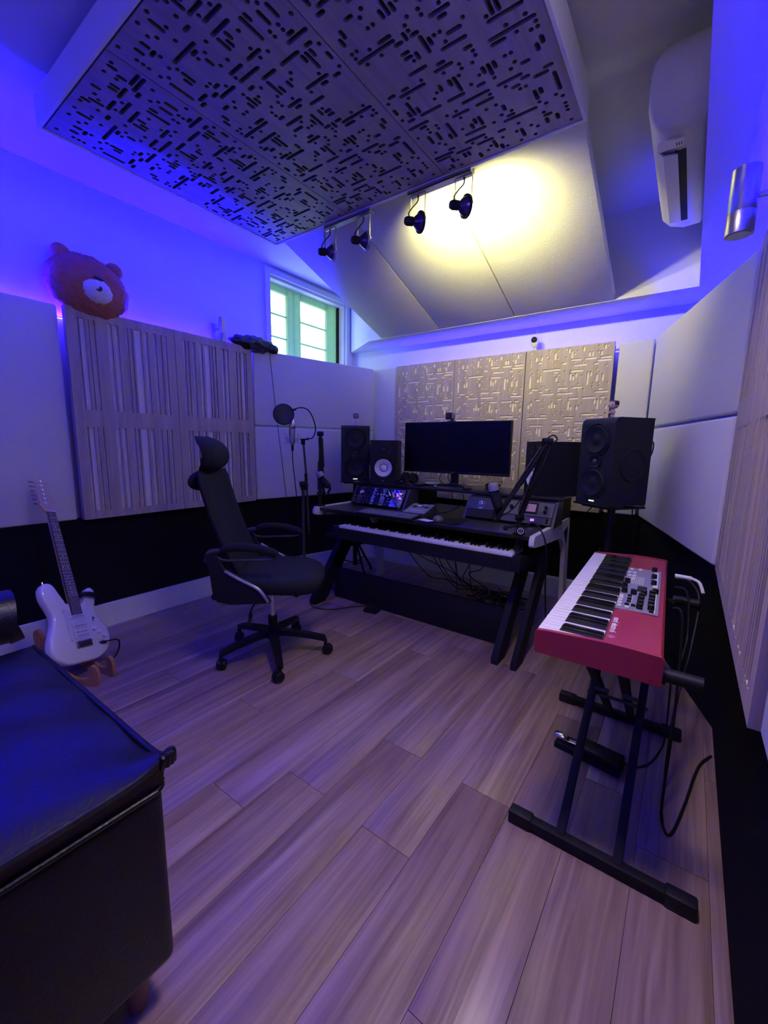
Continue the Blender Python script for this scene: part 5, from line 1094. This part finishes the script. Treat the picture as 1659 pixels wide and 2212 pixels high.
# ================================================================== THINGS ON TOP OF THE LEFT PANELS
be = thing('plush_bear_head', 'big brown plush bear head cushion with cream muzzle on the left panels', 'plush toy', (-2.850, 1.05, 2.030))
from mathutils import noise as mnoise
TI = R(math.radians(-9), 'X')
def fluff(v): return 1+0.045*mnoise.noise(v*3.1)+0.030*mnoise.noise(v*9.0)+0.016*mnoise.noise(v*24.0)
MB().sph((0, 0, -0.012), 0.120, 0.202, 0.158, 110, TI, lambda v: fluff(v)*(1.0+0.06*(-v.z)*abs(v.y))).build('plush_head', 'fur', be, 80)
for y_, z_, a_ in ((-0.138, 0.102, 0.030), (0.118, 0.126, 0.026)):
    MB().sph((0, 0, 0), a_, 0.048, 0.048, 40, TI @ Tr(0.0, y_, z_), fluff).build('ear', 'fur', be, 80)
mz = MB().sph((0, 0, 0), 0.050, 0.080, 0.066, 60, TI @ Tr(0.088, 0.012, -0.048), fluff).build('muzzle', 'furwhite', be, 80)
MB().sph((0, 0, 0), 0.010, 0.026, 0.009, 20, TI @ Tr(0.122, 0.004, 0.008)).build('nose', 'hair', mz)
MB().sph((0, 0, 0), 0.007, 0.009, 0.012, 14, TI @ Tr(0.137, 0.014, -0.046)).sph((0, 0, 0), 0.006, 0.012, 0.006, 14, TI @ Tr(0.136, 0.006, -0.056)).build('mouth', 'hair', mz)

bg_ = thing('black_bag', 'crumpled black plastic bag on top of the panel by the window', 'bag', (-2.85, 2.17, 1.892))
r2 = random.Random(9); phs = [r2.uniform(0, 6) for _ in range(10)]
MB().sph((0, 0, 0.030), 0.075, 0.180, 0.060, 36, None, lambda v: 1+0.10*math.sin(7*v.y+phs[0])*math.sin(6*v.z+5*v.x+phs[1])+0.06*math.sin(15*v.y+9*v.x+phs[2])+(0.25*max(0, -v.y)**3)).build('bag_body', 'wrap', bg_, 30)
MB().sph((0.055, 0.13, 0.012), 0.03, 0.05, 0.035, 20, None, lambda v: 1+0.18*math.sin(11*v.y+phs[4])*math.cos(9*v.z)).build('bag_fold', 'wrap', bg_, 30)
cable([(-2.80, 2.27, 1.885), (-2.798, 2.275, 1.80), (-2.792, 2.31, 1.45), (-2.785, 2.36, 1.0), (-2.775, 2.39, 0.69), (-2.775, 2.41, 0.3), (-2.75, 2.4, 0.01)], 0.0022, 'thin dark cable hanging down the grey panel from the black bag')
sc2 = thing('security_camera', 'small white round camera on top of the routed wall panels', 'camera', (-1.045, 3.362, 1.888))
MB().lathe([(0.0, 0), (0.022, 0.0), (0.022, 0.006), (0.012, 0.012), (0.012, 0.02), (0, 0.02)], 24).build('camera_base', 'white', sc2)
MB().sph((0, -0.008, 0.062), 0.028, 0.024, 0.047, 28).build('camera_body', 'white', sc2)
MB().lathe([(0.0215, 0), (0.0215, 0.006), (0.018, 0.008), (0.0, 0.008)], 26, Tr(0, -0.028, 0.075) @ R(PI/2, 'X')).build('camera_face', 'matte', sc2)
MB().sph((0, -0.037, 0.075), 0.008, 0.004, 0.008, 14).build('lens', 'lens', sc2)
MB().tube([(0, 0.01, 0.10), (-0.001, 0.04, 0.16), (-0.001, 0.055, 0.205)], 0.0018, 6).build('lead', 'white', sc2)

# ================================================================== CABLES AND BITS ABOUT THE DESK
cable([(-0.21, 2.63, 1.205), (-0.185, 2.64, 1.205), (-0.165, 2.655, 1.19), (-0.175, 2.66, 1.12), (-0.235, 2.70, 1.02), (-0.24, 2.80, 0.80), (-0.22, 2.82, 0.55), (-0.25, 2.85, 0.02)], 0.0035, 'power lead curving from the back of the large right speaker')
cable([(-0.41, 2.62, 0.85), (-0.47, 2.75, 0.78), (-0.52, 2.95, 0.70), (-0.48, 3.0, 0.40), (-0.45, 2.9, 0.02)], 0.003, 'thin lead running down from the right speaker towards the desk')
cable([(-0.36, 2.6, 0.60), (-0.39, 2.5, 0.45), (-0.43, 2.35, 0.33), (-0.52, 2.2, 0.30)], 0.003, 'pale lead drooping behind the white desk side')
cable([(-2.13, 2.66, 1.02), (-2.09, 2.62, 0.93), (-2.065, 2.62, 0.86), (-2.06, 2.64, 0.80)], 0.003, 'black lead between the two left speakers')
cable([(-1.50, 2.79, 0.96), (-1.51, 2.80, 0.90), (-1.515, 3.0, 0.80), (-1.52, 3.05, 0.6), (-1.45, 3.0, 0.2), (-1.40, 2.95, 0.006)], 0.0028, 'thin monitor lead dropping behind the shelf, the left one')
cable([(-1.44, 2.80, 0.96), (-1.455, 2.82, 0.92), (-1.43, 2.83, 0.88), (-1.42, 3.0, 0.80), (-1.40, 3.06, 0.55), (-1.30, 3.0, 0.006)], 0.0028, 'thin wavy monitor lead dropping behind the shelf, the right one')
cable([(-1.36, 2.40, 0.712), (-1.33, 2.50, 0.711), (-1.31, 2.66, 0.72), (-1.30, 2.99, 0.80)], 0.0028, 'lead from the audio interface across the desk to the back')
rr = random.Random(21)
drops = [(-1.90, 0.56), (-1.62, 0.50), (-1.55, 0.50), (-1.48, 0.50), (-1.40, 0.50), (-1.28, 0.48), (-1.18, 0.50), (-1.80, 0.52)]
for k, (x_, z_) in enumerate(drops):
    ex = -1.05+rr.uniform(-0.18, 0.16); ey = 2.90+rr.uniform(-0.18, 0.22); mx = (x_+ex)/2
    o = MB().tube([(x_, 2.84, z_), (x_+0.02, 2.86, z_-0.12-rr.uniform(0, .12)), (mx-0.06, 2.80+rr.uniform(-.05, .08), 0.16+rr.uniform(-.05, .10)), (mx+0.1, 2.84, 0.08+rr.uniform(0, .06)), (ex-0.05, ey, 0.02), (ex+0.08, ey+0.06, 0.012), (ex+0.02, ey+0.14, 0.012)], 0.0036, 7).build('hanging_cable', 'rubber')
    tag(o, 'black cable hanging in the tangle under the desk', 'cable', 'tangled cables under the desk')
for k in range(6):
    cx_, cy_ = -1.06+rr.uniform(-.10, .12), 2.95+rr.uniform(-.10, .10); r_ = rr.uniform(0.06, 0.13); a0 = rr.uniform(0, 6)
    o = MB().tube([(cx_+r_*math.cos(a0+q*0.75)*(1+0.15*math.sin(q+k)), cy_+0.7*r_*math.sin(a0+q*0.75), 0.008+0.05*abs(math.sin(q*0.8+k))) for q in range(10)], 0.0036, 7).build('floor_cable', 'rubber')
    tag(o, 'black cable coiled on the floor behind the desk board', 'cable', 'coiled cables on the floor under the desk')
cable([(-1.12, 2.90, 0.10), (-1.10, 2.88, 0.05), (-1.115, 2.84, 0.01), (-1.13, 2.80, 0.008)], 0.0035, 'short white cable in the tangle under the desk', 'white')
ad = thing('power_adapter', 'black power brick on the floor under the desk', 'power adapter', (-0.985, 2.98, 0), 0.1)
MB().box(-0.065, 0.065, -0.028, 0.028, 0, 0.036, b=0.006).build('brick', 'matte', ad)
MB().tube([(0.065, 0, 0.018), (0.11, -0.02, 0.02), (0.13, -0.06, 0.008), (0.10, -0.10, 0.006)], 0.003, 7).build('lead', 'rubber', ad)
fp = thing('foot_pedal', 'small black foot pedal on the floor before the desk board', 'pedal', (-1.70, 2.215, 0), 0.15)
MB().box(-0.05, 0.05, -0.035, 0.035, 0, 0.022, b=0.004).build('pedal_base', 'matte', fp)
MB().box(-0.042, 0.042, -0.03, 0.03, 0.022, 0.034, R(0.12, 'X'), b=0.004).build('pedal_plate', 'rubber', fp)
cable([(-1.74, 2.235, 0.02), (-1.83, 2.22, 0.006), (-1.95, 2.05, 0.006), (-2.1, 2.02, 0.006), (-2.22, 2.15, 0.006), (-2.30, 2.35, 0.006)], 0.0035, 'black cable curving on the floor behind the office chair')
cable([(-0.52, 2.7, 0.006), (-0.45, 2.62, 0.02), (-0.38, 2.68, 0.006), (-0.42, 2.8, 0.02), (-0.5, 2.85, 0.006), (-0.36, 2.9, 0.03), (-0.30, 2.8, 0.006)], 0.004, 'black cable heaped on the floor right of the desk')
bpy.context.view_layer.update()
